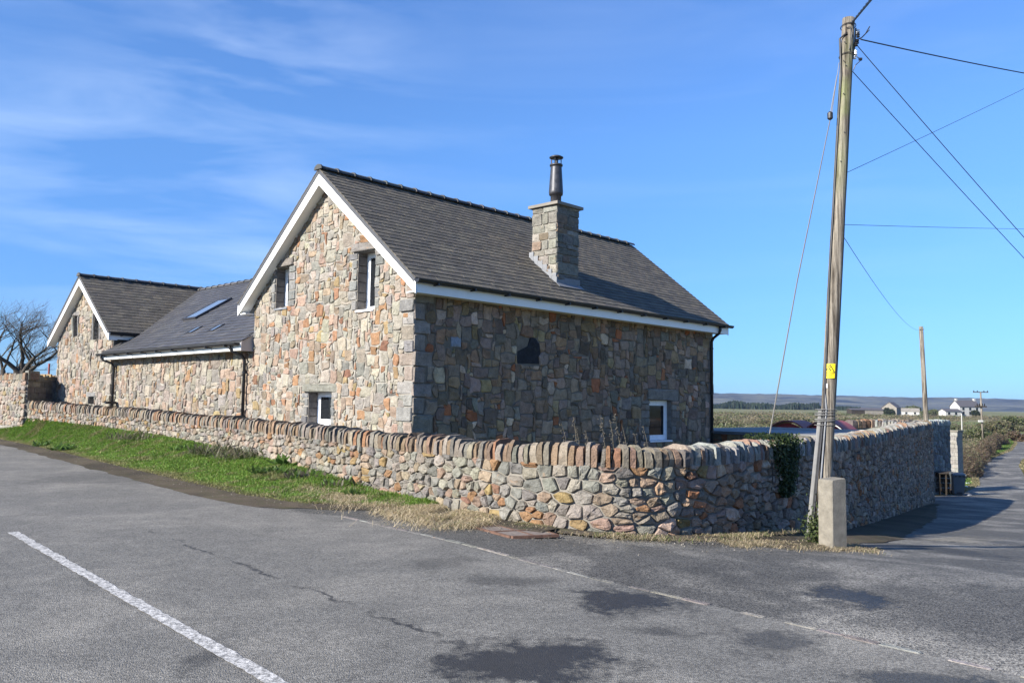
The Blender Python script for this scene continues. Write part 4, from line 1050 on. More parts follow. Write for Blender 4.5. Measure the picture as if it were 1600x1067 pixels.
m1 = HB(); m1.add([(-.334, LE_A - .015, 2.82), (-.002, LE_A - .015, 2.82), (-.002, LE_A - .015, 3.25), (-.334, LE_A - .015, 3.04), (-.334, LE_A, 2.82), (-.002, LE_A, 2.82), (-.002, LE_A, 3.25), (-.334, LE_A, 3.04)], [(0, 1, 2, 3), (4, 7, 6, 5), (0, 4, 5, 1), (3, 2, 6, 7), (0, 3, 7, 4), (1, 5, 6, 2)]); m1.build('eave_box_end', 'beige', house)
gutter(1, -.43, LE_A + .02, LB1 + .1, 3.015, -1, 9, house)
pipe([(-.40, 6.75, 3.0), (-.40, 6.75, 2.9), (-.35, 6.73, 2.82), (-.13, 6.64, 2.72), (-.06, 6.62, 2.6), (-.06, 6.62, .3)], house, .04, [(-.06, 6.62, 2.3), (-.06, 6.62, 1.2)])
pipe([(-.40, 15.3, 3.0), (-.40, 15.3, 2.9), (-.35, 15.26, 2.82), (-.13, 15.15, 2.72), (-.06, 15.12, 2.6), (-.06, 15.12, .6)], house, .04)
m1 = HB(); m1.box(-.34, -.02, 14.86, 14.98, 1.42, 1.5); m1.build('outlet_pipe', 'black', house)

# ---- far gabled wing
fw = HB()
FW0, FW1 = LB1, 20.7
def fgap(px, py): q = on_plane(px, py, 0, 0); return q[1], q[2]
V1 = (*sorted((fgap(115, 510)[0], fgap(121.5, 510)[0])), fgap(118, 528)[1], fgap(118, 494)[1])
V2 = (*sorted((fgap(146.5, 510)[0], fgap(155, 510)[0])), fgap(150, 532)[1], fgap(150, 488)[1])
V3 = (*sorted((fgap(138, 625)[0], fgap(147, 625)[0])), fgap(142, 631)[1], fgap(142, 620)[1])
fh = [V1, V2, V3]
for q in core_face(fh, FW0, FW1, lambda u: wing_z(u) - .1, (18.07,)): fw.add([(0, u, v) for u, v in q], [(0, 1, 2, 3)])
fw.add([(0, FW1, -.4), (9, FW1, -.4), (9, FW1, 3.9), (0, FW1, 3.9)], [(0, 1, 2, 3)])
fw = fw.build('far_gable_wall', 'mortar', house)
jb = [(a - .14, a, c, d) for a, b, c, d in fh[:2]] + [(b, b + .14, c, d) for a, b, c, d in fh[:2]]
li = [(a - .16, b + .16, d, d + .16) for a, b, c, d in fh]
items = []
for P in pack(r, FW0, FW1, .6, 5.8, .09, lambda u, v: v < wing_z(u) - .12 and not inr(u, v, fh + jb + li), SZ):
    Q = clean(P, .006 + .007 * r.random(), r, (.05, .24))
    if Q: items.append((Q, rcol(r, PAL_FAR)))
lay_stones(items, fw, gstone, r, 'stone', 'stone', 60, 'small_stones', lambda it: area(it[0]), proud=.026, rough=.012)
blocks(fw, gstone, jb, GREY, .022, name='jamb_stone'); blocks(fw, gstone, li, GREY, .03, name='lintel')
for q in fh: window(house, gmap, *q, .22, .04, None)
m1 = HB(); m1.box(.01, 2.6, LB1 - .03, LB1, 2.9, 3.75); m1.build('cheek', 'cladding', house)
WC2, WS2 = math.cos(math.atan(WRT)), math.sin(math.atan(WRT)); WSL = 2.97 / WC2
def wnear(u, t, h): return (u, 15.1 + t * WC2 - h * WS2, 3.72 + t * WS2 + h * WC2)
def wback(u, t, h): return (u, 21.04 - t * WC2 + h * WS2, 3.72 + t * WS2 + h * WC2)
rf = HB()
for f in (wnear, wback): rf.hexa([f(-.29, 0, -.08), f(8., 0, -.08), f(8., WSL, -.08), f(-.29, WSL, -.08), f(-.29, 0, 0), f(8., 0, 0), f(8., WSL, 0), f(-.29, WSL, 0)])
wroof = rf.build('far_roof', 'cladding', house)
def skipw(u, t): return 3.72 + t * WS2 < 3.06 + (u + .32) * LTN - .3 and u < 4.3
slate_roof(wroof, (-.3, 8.), WSL, wnear, .19, .30, PAL_SL, 'slate', 0, skipw, 'slates')
slate_roof(wroof, (-.3, 8.), WSL, wback, .19, .30, PAL_SL, 'slate', 0, None, 'rear_slates')
ridge_run((-.32, 18.07, 5.86), (8., 18.07, 5.86), 17, 'slate', wroof)
for f in (wnear, wback):
    mb = HB(); P = []
    for aq in (-.28, -.25):
        a, b = f(aq, -.02, -.015), f(aq, WSL, -.015); P.append([(aq, a[1], a[2] - .24), (aq, b[1], b[2] - .30), (aq, b[1], b[2]), (aq, a[1], a[2])])
    mb.hexa([P[0][0], P[0][1], P[1][1], P[1][0], P[0][3], P[0][2], P[1][2], P[1][3]]); mb.build('bargeboard', 'white', house)
    mb = HB(); P = []
    for aq in (-.245, -.002):
        a, b = f(aq, 0, 0), f(aq, WSL, 0); P.append([(aq, a[1], a[2] - .25), (aq, b[1], b[2] - .30), (aq, b[1], b[2] - .27), (aq, a[1], a[2] - .22)])
    mb.hexa([P[0][0], P[0][1], P[1][1], P[1][0], P[0][3], P[0][2], P[1][2], P[1][3]]); mb.build('verge_soffit', 'white', house)
m1 = HB(); m1.box(-.245, 2.6, 15.1, 15.13, 3.50, 3.66); m1.build('fascia', 'white', house)
gutter(0, 15.04, -.27, 1.2, 3.70, 1, 2, house)
# ================================================================== pole, wires, post
def upright(px_base, py_base, px_top, py_top, Y):
    return at_y(px_base, py_base, Y), at_y(px_top, py_top, Y)
YP = 11.4
pb = at_y(1283, 846, YP); pb.z = g(pb.x, pb.y); ptp = at_y(1326, 30, YP)
pole = empty('utility_pole', pb, 0, 'tall leaning wooden utility pole with yellow hazard sign beside the concrete post', 'pole')
pv = ptp - pb
def pp(t, ox=0, oy=0): q = pv * t; return Vector((q.x + ox, q.y + oy, q.z))
mb = MB(); r = random.Random(4)
mb.tube([pp(t) for t in np.linspace(-.03, 1, 15)], [.100 - .014 * t + r.uniform(-.003, .003) for t in np.linspace(0, 1, 15)], 18); mb.build('shaft', 'pole', pole, True)
PH = pv.length
def tz(py):
    q = at_y(1300, py, YP); return (q.z - pb.z) / pv.z
# galvanised cable guard and cables on the road-west side
mb = MB(); mb.tube([pp(tz(836), -.185, -.02), pp(tz(640), -.112, -.03)], [.034, .032], 8); mb.build('cable_guard', 'galv', pole)
mb = MB(); mb.tube([pp(tz(830), -.150, -.06), pp(tz(640), -.085, -.075), pp(tz(420), -.10, -.05), pp(tz(120), -.085, -.05), pp(tz(62), -.12, -.03), pp(tz(56), -.05, -.09)], .013, 6); mb.build('riser_cable', 'wire', pole)
mb = MB(); mb.tube([pp(tz(830), -.10, -.085), pp(tz(640), -.06, -.09), pp(tz(606), -.085, -.06)], .012, 6, (1, 1, 1)); mb.build('riser_cable', 'lead', pole)
mb = MB(); pts = []
for i in range(0, 181):
    t = tz(664 - 24 * i / 180); a = i / 180 * 2 * math.pi * 8; k = .112; pts.append(pp(t - .002 * math.sin(a * .37), -.03 + math.cos(a) * (k + .032), math.sin(a) * k))
mb.tube(pts, .0045, 5); mb.build('wire_lashing', 'galv', pole)
# hazard sign: bent round the pole, triangle with a bolt
yaw = math.atan2(-pb.y, -pb.x) - rad(4)
sn = Vector((math.cos(yaw), math.sin(yaw), 0)); st = Vector((-sn.y, sn.x, 0))
if st.x < 0: st = -st
def spt(u, v, d, c0t=None):
    base = pp(tz(580)); R = .101; an = u / R; return base + (sn * math.cos(an) + st * math.sin(an)) * (R + d) + Vector((v * pv.x / PH, v * pv.y / PH, v))
so = MB(); W2_, H2_ = .066, .098; vs = []
for j in (0, 1):
    for i in range(7):
        u = -W2_ + 2 * W2_ * i / 6; vs += [spt(u, (-H2_, H2_)[j], .002), spt(u, (-H2_, H2_)[j], .006)]
so.add(vs, [(2 * i + 1, 2 * i + 3, 14 + 2 * i + 3, 14 + 2 * i + 1) for i in range(6)] + [(2 * i, 2 * i + 2, 2 * i + 3, 2 * i + 1) for i in range(6)] + [(14 + 2 * i, 14 + 2 * i + 2, 14 + 2 * i + 3, 14 + 2 * i + 1) for i in range(6)] + [(0, 1, 15, 14), (12, 13, 27, 26)])
so = so.build('hazard_sign', 'yellow', pole)
def strip(p, q, wd):
    d = Vector(q) - Vector(p); L = d.length; d /= L; n = Vector((-d.y, d.x)) * wd / 2; mb = MB(); k = 4; V = []
    for i in range(k + 1): c = Vector(p) + d * (L * i / k); a, b = c + n, c - n; V += [spt(a.x, a.y, .0085), spt(b.x, b.y, .0085)]
    mb.add(V, [(2 * i, 2 * i + 1, 2 * i + 3, 2 * i + 2) for i in range(k)]); return mb
T3 = [(0, .085), (-.057, -.022), (.057, -.022)]
for i in range(3): strip(T3[i], T3[(i + 1) % 3], .010).build('triangle_edge', 'ink', so)
for p, q, wd in (((.008, .055), (-.012, .022), .009), ((-.012, .022), (.014, .018), .008), ((.014, .018), (-.004, -.010), .008)): strip(p, q, wd).build('bolt_symbol', 'ink', so)
for i, v in enumerate((-.045, -.060, -.075)): strip((-.05, v), (.048 - .02 * i, v), .006).build('print_line', 'ink', so)
mb = MB(); V = []
base_t = tz(603)
for v in (-.028, .028):
    for i in range(3): an = (-.01 + (i - 1) * .018) / .113 - .25; q = pp(base_t) + (sn * math.cos(an) + st * math.sin(an)) * .102; V.append((q.x, q.y, q.z + v))
mb.add(V, [(0, 1, 4, 3), (1, 2, 5, 4)]); mb.build('number_plate', 'litter', pole)
# head gear
for (py, ox, oy, L) in ((52, .13, -.03, .07), (58, .12, -.06, .07), (66, .13, -.02, .07), (72, .10, -.06, .06), (84, .105, -.04, .07), (90, .10, -.02, .06)):
    mb = MB(); p = pp(tz(py), ox, oy); mb.lathe(p.x, p.y, [(p.z - L / 2, .012), (p.z - L * .35, .026), (p.z - L * .1, .016), (p.z + L * .1, .027), (p.z + L * .35, .016), (p.z + L / 2, .022)], 8); mb.build('insulator', 'litter' if py in (52, 84, 90) else 'black', pole)
mb = MB(); mb.tube([pp(tz(45), .10, -.02), pp(tz(92), .09, -.02)], .012, 6); mb.build('bracket', 'galv', pole)
mb = MB(); mb.tube([pp(tz(66), .1, -.05), pp(tz(62), .17, -.06), pp(tz(56), .22, -.07), pp(tz(45), .27, -.08)], .008, 5); mb.build('cable_tail', 'wire', pole)
mb = MB(); mb.tube([pp(tz(64), .1, -.03), pp(tz(60), .19, -.04), pp(tz(49), .28, -.05)], .006, 5); mb.build('cable_tail', 'wire', pole)
mb = MB(); mb.tube([pp(tz(85), .09, -.04), pp(tz(92), .13, -.06), pp(tz(95), .16, -.06)], .006, 5); mb.tube([pp(tz(95), .15, -.06), pp(tz(95), .19, -.06)], .022, 8); mb.tube([pp(tz(97), .175, -.06), pp(tz(104), .11, -.05), pp(tz(112), .085, -.04)], .006, 5); mb.build('junction_box', 'wire', pole)
for py in (42, 88):
    mb = MB(); pts = [pp(tz(py + 2 * math.sin(a)), math.cos(a) * .10, math.sin(a) * .10) for a in np.linspace(0, 2 * math.pi, 17)]; mb.tube(pts, .006, 5); mb.build('strap', 'wire', pole)
mb = MB(); mb.tube([pp(tz(48), -.06, -.085), pp(tz(47), -.01, -.10), pp(tz(56), .02, -.10), pp(tz(70), .01, -.10), pp(tz(82), -.01, -.10)], .007, 5); mb.build('jumper', 'wire', pole)
for (py, ox) in ((54, -.02), (70, -.03), (99, -.03), (106, .0), (150, -.01), (210, .03), (255, .0)):
    mb = MB(); p = pp(tz(py), ox, 0); q = p + sn * .104; mb.tube([q - sn * .02, q], .008, 5); mb.build('bolt', 'black', pole)

def wire(p, q, sag, rr, label, m='wire', n=24, twist=0):
    p, q = Vector(p), Vector(q); mb = MB(); base = p.copy()
    pts = [p.lerp(q, t) - Vector((0, 0, sag * 4 * t * (1 - t))) - base for t in np.linspace(0, 1, n)]
    mb.tube(pts, rr, 5)
    o = mb.build('overhead_wire', m); o.location = base; return tag(o, label, 'wire', 'wires strung from the utility pole')
W0 = lambda px, py: at_y(px, py, YP - .06)
wire(W0(1345, 62), at_y(1780, 144, 16), .05, .0095, 'thick black cable leaving the pole head just under its top')
wire(W0(1337, 69), at_y(1720, 505, 13), .03, .0060, 'dark service wire dropping steeply from the insulators on the pole head')
wire(W0(1332, 112), at_y(1720, 530, 14.5), .03, .0055, 'dark service wire dropping steeply from the junction box on the pole')
wire(W0(1321, 271), at_y(1800, 38, 22), .05, .0042, 'thin wire climbing away from the upper third of the pole')
wire(W0(1317, 351), at_y(1800, 358, 26), .04, .0038, 'thin almost level wire tied halfway up the leaning pole')
YQ = 41.6
wire(W0(1318, 370), at_y(1438, 516, YQ), .35, .0045, 'thin wire running from the leaning pole to the smaller pole down the lane')
# twisted bundle leaving over the road
p, q = W0(1331, 36), at_y(1372, -14, 7.6); q = p + (q - p) * 1.6
mb = MB(); n = 60; d = (q - p)
for ph in (0, 2.1, 4.2):
    pts = []
    for i in range(n): t = i / (n - 1); a = ph + t * 34; pts.append(d * t + Vector((math.cos(a) * .017, math.sin(a) * .017, math.sin(a + 1) * .017)))
    mb.tube(pts, .0095, 5)
o = mb.build('overhead_cable', 'wire'); o.location = p; tag(o, 'twisted bundle of thick black cables rising from the very top of the pole', 'cable', 'wires strung from the utility pole')
# stay wire to the garden behind the wall
stay = empty('stay_wire', at_y(1196, 690, 14.6), 0, 'slanting steel stay wire with black insulator anchored behind the ivy', 'wire')
s0_, s1_ = Vector((0, 0, 0)), W0(1308, 118) - stay.location
mid = at_y(1297, 181, YP - .05) - stay.location
mb = MB(); mb.tube([s0_ - Vector((0, 0, .9)) * .3, s0_.lerp(mid, .55), mid - Vector((0, 0, .06))], [.013, .010, .007], 5); mb.build('lower_strand', 'wiregrey', stay)
mb = MB(); mb.tube([mid, s1_], .007, 5); mb.tube([mid + Vector((.02, 0, 0)), s1_ + Vector((.03, .0, .18))], .005, 5); mb.build('upper_strand', 'wiregrey', stay)
mb = MB(); mb.lathe(mid.x, mid.y, [(mid.z - .06, .018), (mid.z - .04, .038), (mid.z + .035, .038), (mid.z + .055, .018)], 10); mb.build('insulator', 'wire', stay)

# concrete post
cpb = at_y(1301, 846, 11.0); cpo = empty('concrete_post', (cpb.x, cpb.y, g(cpb.x, cpb.y)), rad(24), 'short square concrete post standing at the lane corner below the pole', 'post')
mb = MB(); wv = .126; hh = .90
ringp = [(-wv, -wv), (wv, -wv), (wv, wv), (-wv, wv)]
def rr_(w_, c_): return [(-w_ + c_, -w_), (w_ - c_, -w_), (w_, -w_ + c_), (w_, w_ - c_), (w_ - c_, w_), (-w_ + c_, w_), (-w_, w_ - c_), (-w_, -w_ + c_)]
lv = [(-.1, wv, .012), (.3, wv * .995, .012), (hh - .03, wv * .985, .012), (hh - .005, wv * .96, .018), (hh, wv * .88, .03)]
vs = [(x, y, z + (.012 * x / wv if z > .5 else 0)) for z, w_, c_ in lv for x, y in rr_(w_, c_)]
mb.add(vs, [(j * 8 + i, j * 8 + (i + 1) % 8, (j + 1) * 8 + (i + 1) % 8, (j + 1) * 8 + i) for j in range(len(lv) - 1) for i in range(8)] + [tuple(len(vs) - 8 + i for i in range(8))]); mb.build('shaft', 'concrete', cpo)

# small pole down the lane
q0, q1 = at_y(1453, 764, YQ), at_y(1439, 511, YQ)
p2 = empty('lane_pole', q0, 0, 'bare grey wooden pole rising behind the end of the lane wall', 'pole'); dv = q1 - q0
mb = MB(); mb.tube([dv * t for t in (-.03, .3, .6, 1)], [.125, .12, .112, .10], 12); mb.build('shaft', 'pole2', p2, True)
mb = MB(); mb.tube([dv * .985 + Vector((.1, -.1, 0)), dv * .985 + Vector((-.12, -.1, 0))], .02, 6); mb.build('wire_clamp', 'galv', p2)
mb = MB(); mb.lathe(dv.x, dv.y, [(dv.z - .01, .10), (dv.z + .03, .085)], 12); mb.build('pole_cap', 'galv', p2)

# ================================================================== yard behind the wall
sh = at_y(1190, 668, 30)
shed = empty('flat_roofed_shed', (0, 0, 0), 0, 'low dark stone shed with pale-edged flat roof behind the house corner', 'shed')
f0, f1 = at_y(1100, 674, 28.5), at_y(1285, 678, 25.5); zr = .82
dv2 = Vector((f1.x - f0.x, f1.y - f0.y)).normalized(); pn2 = Vector((-dv2.y, dv2.x)); Lf = (Vector((f1.x, f1.y)) - Vector((f0.x, f0.y))).length
def shp(u, v, z): return (f0.x + dv2.x * u + pn2.x * v, f0.y + dv2.y * u + pn2.y * v, z)
mb = MB(); mb.hexa([shp(0, 0, -.6), shp(Lf, 0, -.6), shp(Lf, 4.6, -.6), shp(0, 4.6, -.6), shp(0, 0, zr - .1), shp(Lf, 0, zr - .1), shp(Lf, 4.6, zr - .1), shp(0, 4.6, zr - .1)]); wl = mb.build('shed_wall', 'mortar_dark', shed)
r = random.Random(61); items = []
for P in pack(r, 0, Lf, 0.15, zr - .1, .11, lambda u, v: True, SZ):
    Q = clean(P, .012, r, (.05, .15))
    if Q: items.append((Q, rcol(r, PAL_SIDE)))
lay_stones(items, wl, lambda u, v, d: shp(u, -d, v), r, 'stone', 'stone_dark', 0, 'face_stones', lambda it: 0, proud=.025)
mb = MB(); mb.hexa([shp(-.1, -.1, zr - .098), shp(Lf + .1, -.1, zr - .098), shp(Lf + .1, 4.7, zr - .098), shp(-.1, 4.7, zr - .098), shp(-.1, -.1, zr), shp(Lf + .1, -.1, zr), shp(Lf + .1, 4.7, zr), shp(-.1, 4.7, zr)]); mb.build('flat_roof', 'flatroof', shed)
mb = MB()
for (a, b, c, d) in ((-.1, Lf + .1, 4.6, 4.72), (-.12, -.0, -.1, 4.6)): mb.hexa([shp(a, c, zr + .002), shp(b, c, zr + .002), shp(b, d, zr + .002), shp(a, d, zr + .002), shp(a, c, zr + .07), shp(b, c, zr + .07), shp(b, d, zr + .07), shp(a, d, zr + .07)])
mb.build('roof_kerb', 'render', shed)
# two red arched covers
def red_cover(px, Y, wd, label):
    b = at_y(px, 676, Y); o = empty('arched_cover', (b.x, b.y, .1), rad(-38), label, 'cover', 'red arched covers in the yard')
    top = at_y(px, 656.5, Y).z - .1; mb = MB(); n = 16; dep = 1.7; V = []
    def arc(w_, t_): return [(-w_ + 2 * w_ * i / n, top - t_ - .40 * (abs(-1 + 2 * i / n) ** 2.1)) for i in range(n + 1)]
    for y, (w_, t_) in ((0, (wd / 2, 0)), (dep, (wd / 2, 0)), (dep, (wd / 2 - .02, .05)), (0, (wd / 2 - .02, .05))): V += [(x, y, z) for x, z in arc(w_, t_)]
    m = n + 1; mb.add(V, [(k * m + i, k * m + i + 1, ((k + 1) % 4) * m + i + 1, ((k + 1) % 4) * m + i) for k in range(4) for i in range(n)]); mb.build('arched_top', 'redtop', o)
    mb = MB(); A = arc(wd / 2 - .05, .12); V = [(x, .10, z) for x, z in A] + [(x, .10, 0) for x, z in A] + [(x, .14, z) for x, z in A] + [(x, .14, 0) for x, z in A]
    mb.add(V, [(i, i + 1, m + i + 1, m + i) for i in range(n)] + [(2 * m + i, 2 * m + i + 1, 3 * m + i + 1, 3 * m + i) for i in range(n)]); mb.build('end_panel', 'red', o)
    for sx_ in (-1, 1):
        mb = MB(); mb.box(sx_ * wd / 2 - .03, sx_ * wd / 2 + .03, .02, dep - .02, 0, top - .40); mb.build('side_panel', 'red', o)
    return o
red_cover(1229, 34, 1.62, 'red arched metal cover beyond the low flat-roofed shed'); red_cover(1288, 33.5, 1.62, 'red arched metal cover half hidden behind the leaning pole')
# white box beyond
b = at_y(1314, 668, 62); bo = empty('white_trailer', (b.x, b.y, b.z - 1.2), rad(-30), 'small white box trailer in the yard behind the coping stones', 'trailer')
mb = MB(); mb.box(-.42, .42, 0, 1.0, .5, 1.62); mb.build('body', 'render', bo); mb = MB(); mb.box(-.38, .38, .05, .95, .35, .498); mb.build('chassis', 'black', bo)
for sx_ in (-1, 1): mb = MB(); mb.tube([(sx_ * .40, .5, .25), (sx_ * .28, .5, .25)], .25, 14); mb.build('wheel', 'black', bo)
mb = MB(); mb.box(.421, .44, .2, .8, .6, 1.5); mb.build('door', 'cladding', bo)

# second wall with bright copings on the far side of the yard
yw = empty('yard_wall', (0, 0, 0), 0, 'short yard wall topped by tall sunlit coloured coping stones beyond the lane wall', 'wall')
ya, yb = at_y(1329, 672, 36.6), at_y(1446, 662, 38.9)
yd = Vector((yb.x - ya.x, yb.y - ya.y)); LY = yd.length; yd.normalize(); yn = Vector((yd.y, -yd.x))
mb = MB(); A2, B2 = Vector((ya.x, ya.y)), Vector((yb.x, yb.y)); wallbox(mb, A2, B2, -yn * .4, -1, .86); mb.build('wall_core', 'mortar', yw)
r = random.Random(15)
def ywf(s): c = A2 + yd * s; return Vector((c.x, c.y, 0, 1.10)), yd, yn
s = .05
while s < LY - .2:
    wd = r.uniform(.2, .36); mb = MB(); cope_stone(mb, s + wd / 2, wd - .03, r.uniform(.33, .40), rcol(r, PAL_COPE + [(10, (.17, .18, .16))], .12), r, ywf, .4); mb.build('coping_stone', 'stone', yw); s += wd + .02

# tall end wall by the gateway, pale block pillar, bin, boxes
ew = empty('end_wall', (0, 0, 0), 0, 'tall dark rubble end wall facing up the lane behind the grey wheelie bin', 'wall')
ea = at_y(1440, 700, 41.5); eb = Vector((ea.x + 2.62, ea.y + 2.31, 0)); E2 = Vector((ea.x, ea.y)); ed = Vector((eb.x - ea.x, eb.y - ea.y)); LEw = ed.length; ed.normalize(); en = Vector((ed.y, -ed.x)); zet = at_y(1465, 656, 42.6).z
mb = MB(); wallbox(mb, E2, E2 + ed * LEw, -en * .5, -3.2, zet - .22); mb.build('wall_core', 'mortar_dark', ew)
items = []
for P in voro(r, 0, LEw, -2.9, zet - .2, .10, .2, 1.2):
    Q = clean(P, .014, r)
    if Q: items.append((Q, rcol(r, [(3, (.13, .145, .15)), (2, (.18, .19, .19)), (1, (.10, .105, .11))])))
lay_stones(items, ew, lambda u, v, d: (E2.x + ed.x * u + en.x * d, E2.y + ed.y * u + en.y * d, v), r, 'stone', 'stone_dark', 60, 'small_stones', lambda it: area(it[0]), proud=.03)
s = .02
def ewf(s): c = E2 + ed * s; return Vector((c.x, c.y, 0, zet + .02)), ed, en
while s < LEw - .04:
    wd = r.uniform(.1, .17); mb = MB(); cope_stone(mb, s + wd / 2, wd - .015, r.uniform(.24, .30), rcol(r, [(2, (.24, .26, .25)), (1, (.19, .20, .20))]), r, ewf, .5); mb.build('coping_stone', 'stone_dark', ew); s += wd
bp = at_y(1492.5, 740, 45.6)
bpo = empty('block_pillar', (bp.x, bp.y, -2.75), rad(-52), 'pale concrete block pillar standing beside the tall dark end wall', 'pillar'); zpt = at_y(1492, 674, 45.6).z + 2.75
mb = MB(); mb.box(-.29, .29, -.26, .26, 0, zpt); mb.build('pillar_core', 'mortar', bpo); z = 0.; k = 0
while z < zpt - .1:
    h = .215
    for (x0, x1) in (((-.3, .14), (.14, .3)) if k % 2 else ((-.3, -.14), (-.14, .3))):
        mb = MB(); e = .006; c = rcol(r, [(1, (.24, .225, .20))], .07); mb.box(x0 + e, x1 - e, -.30, .30, z + e, min(z + h, zpt) - e, c); mb.build('block', 'stone', bpo)
    z += h; k += 1
mb = MB(); mb.box(-.35, .35, -.35, .35, zpt + .002, zpt + .07); mb.build('pillar_cap', 'concrete', bpo)
# wheelie bin
bb = at_z(1497, 771, -2.42); bz = g(bb.x, bb.y) + .03
binr = empty('wheelie_bin', (bb.x, bb.y, bz), rad(-14), 'grey plastic wheelie bin standing against the dark end wall', 'bin')
mb = MB(); P = []
for z, hx, hy in ((.06, .21, .24), (.92, .275, .33)): P += [(-hx, -hy, z), (hx, -hy, z), (hx, hy, z), (-hx, hy, z)]
mb.hexa(P); mb.box(-.295, .295, -.35, .35, .922, .965); body = mb.build('body', 'bin', binr)
mb = MB(); mb.hexa([(-.30, -.39, .967), (.30, -.39, .967), (.30, .36, .985), (-.30, .36, .985), (-.27, -.34, 1.03), (.27, -.34, 1.03), (.28, .36, 1.07), (-.28, .36, 1.07)]); mb.build('lid', 'bin', binr)
for x in (-.18, 0, .18): mb = MB(); mb.box(x - .05, x + .05, -.375, -.351, .90, .95); mb.build('rim_lug', 'black', binr)
for sx_ in (-1, 1): mb = MB(); mb.tube([(sx_ * .27, .27, .10), (sx_ * .22, .27, .10)], .10, 14); mb.build('wheel', 'black', binr)
mb = MB(); mb.tube([(-.26, .40, 1.0), (.26, .40, 1.0)], .018, 8); mb.build('handle', 'black', binr)
mb = MB(); mb.box(-.12, .12, -.262, -.242, .07, .16); mb.build('foot_panel', 'black', binr)
# board shelter
bs = at_z(1477, 768, -2.42); sbz = g(bs.x, bs.y) + .02
bsr = empty('board_shelter', (bs.x, bs.y, sbz), rad(-8), 'rough open shelter of old boards left of the grey bin', 'shelter')
mb = MB(); mb.hexa([(-.42, -.35, .98), (.42, -.35, 1.0), (.42, .35, 1.05), (-.42, .35, 1.03), (-.42, -.35, 1.02), (.42, -.35, 1.04), (.42, .35, 1.09), (-.42, .35, 1.07)]); mb.build('roof_board', 'wood', bsr)
for x in (-.36, -.05, .36): mb = MB(); mb.box(x - .03, x + .03, -.32, -.26, -.05, .978); mb.build('post', 'wood', bsr)
for i in range(4): mb = MB(); mb.box(-.40, .40, .28, .31, .04 + i * .24, .04 + i * .24 + .2); mb.build('board', 'wood', bsr)
mb = MB(); o_ = [(.40, -.42, .98), (.36, -.43, .85), (.42, -.44, .7), (.30, -.43, .55), (.22, -.42, .45)]; mb.tube(o_, [.035, .03, .035, .03, .02], 6); o = mb.build('strap', 'orange'); o.location = bsr.location; o.rotation_euler.z = rad(-8); tag(o, 'bright orange strap dangling beside the grey bin', 'strap')
for i, (px, py, sc, lab) in enumerate(((1512, 749, .12, 'crumpled white litter bag in shade right of the bin'), (1509, 757, .15, 'white plastic tub lying close beside the bin'), (1513, 773, .13, 'pale blue rubbish scrap on the lane edge by the bin'))):
    p = at_z(px, py, -2.45); p.z = g(p.x, p.y) + (.02 if i == 2 else .05)
    mb = MB(); rr3 = random.Random(i); V = []; nn = 8
    for j, (zz, k) in enumerate(((0, .8), (.35, 1), (.6, .55))):
        for q in range(nn): a = q / nn * 2 * math.pi; k2 = k * rr3.uniform(.6, 1.2); V.append((math.cos(a) * sc * k2 * 1.3, math.sin(a) * sc * k2, zz * sc))
    mb.add(V, [(j * nn + q, j * nn + (q + 1) % nn, (j + 1) * nn + (q + 1) % nn, (j + 1) * nn + q) for j in (0, 1) for q in range(nn)] + [tuple(range(2 * nn, 3 * nn))]); o = mb.build('litter', 'litter' if i < 2 else 'lead'); o.location = p; tag(o, lab, 'litter')

# rusty drain cover set in the gravel below the wall
dc = [at_z(*q) for q in ((717, 818), (795, 814), (872, 837), (800, 840))]
dro = empty('drain_cover', dc[0], 0, 'rusty iron drain cover of square panels at the foot of the sunlit wall', 'drain cover')
def dq(u, v, z):
    a = dc[0].lerp(dc[3], u); b = dc[1].lerp(dc[2], u); q = a.lerp(b, v) - dc[0]; return (q.x, q.y, z)
for i in range(3):
    for j in range(2):
        mb = MB(); u0, u1, v0, v1 = i / 3 + .02, (i + 1) / 3 - .02, j / 2 + .03, (j + 1) / 2 - .03
        mb.hexa([dq(u0, v0, -.01), dq(u1, v0, -.01), dq(u1, v1, -.01), dq(u0, v1, -.01), dq(u0, v0, .014), dq(u1, v0, .014), dq(u1, v1, .014), dq(u0, v1, .014)]); mb.build('panel', 'rustgrey', dro)
for i in range(4): mb = MB(); u = i / 3; mb.hexa([dq(u - .018, 0, -.01), dq(u + .018, 0, -.01), dq(u + .018, 1, -.01), dq(u - .018, 1, -.01), dq(u - .018, 0, .022), dq(u + .018, 0, .022), dq(u + .018, 1, .022), dq(u - .018, 1, .022)]); mb.build('frame_bar', 'rust', dro)
for j in range(3): mb = MB(); v = j / 2; mb.hexa([dq(0.02, v - .025, -.01), dq(.98, v - .025, -.01), dq(.98, v + .025, -.01), dq(.02, v + .025, -.01), dq(.02, v - .025, .019), dq(.98, v - .025, .019), dq(.98, v + .025, .019), dq(.02, v + .025, .019)]); mb.build('frame_bar', 'rust', dro)
# red post by the return wall
q = at_y(73, 640, 36.5); mb = MB(); zt = at_y(73, 569, 36.5).z; mb.tube([(0, 0, 0), (0, 0, zt - .3)], .042, 8); mb.tube([(0, 0, zt - .3), (0, 0, zt - .27)], [.055, .04], 8); o = mb.build('red_post', 'redtop'); o.location = (q.x, q.y, .3); tag(o, 'thin dull red metal post showing over the shaded return wall', 'post')
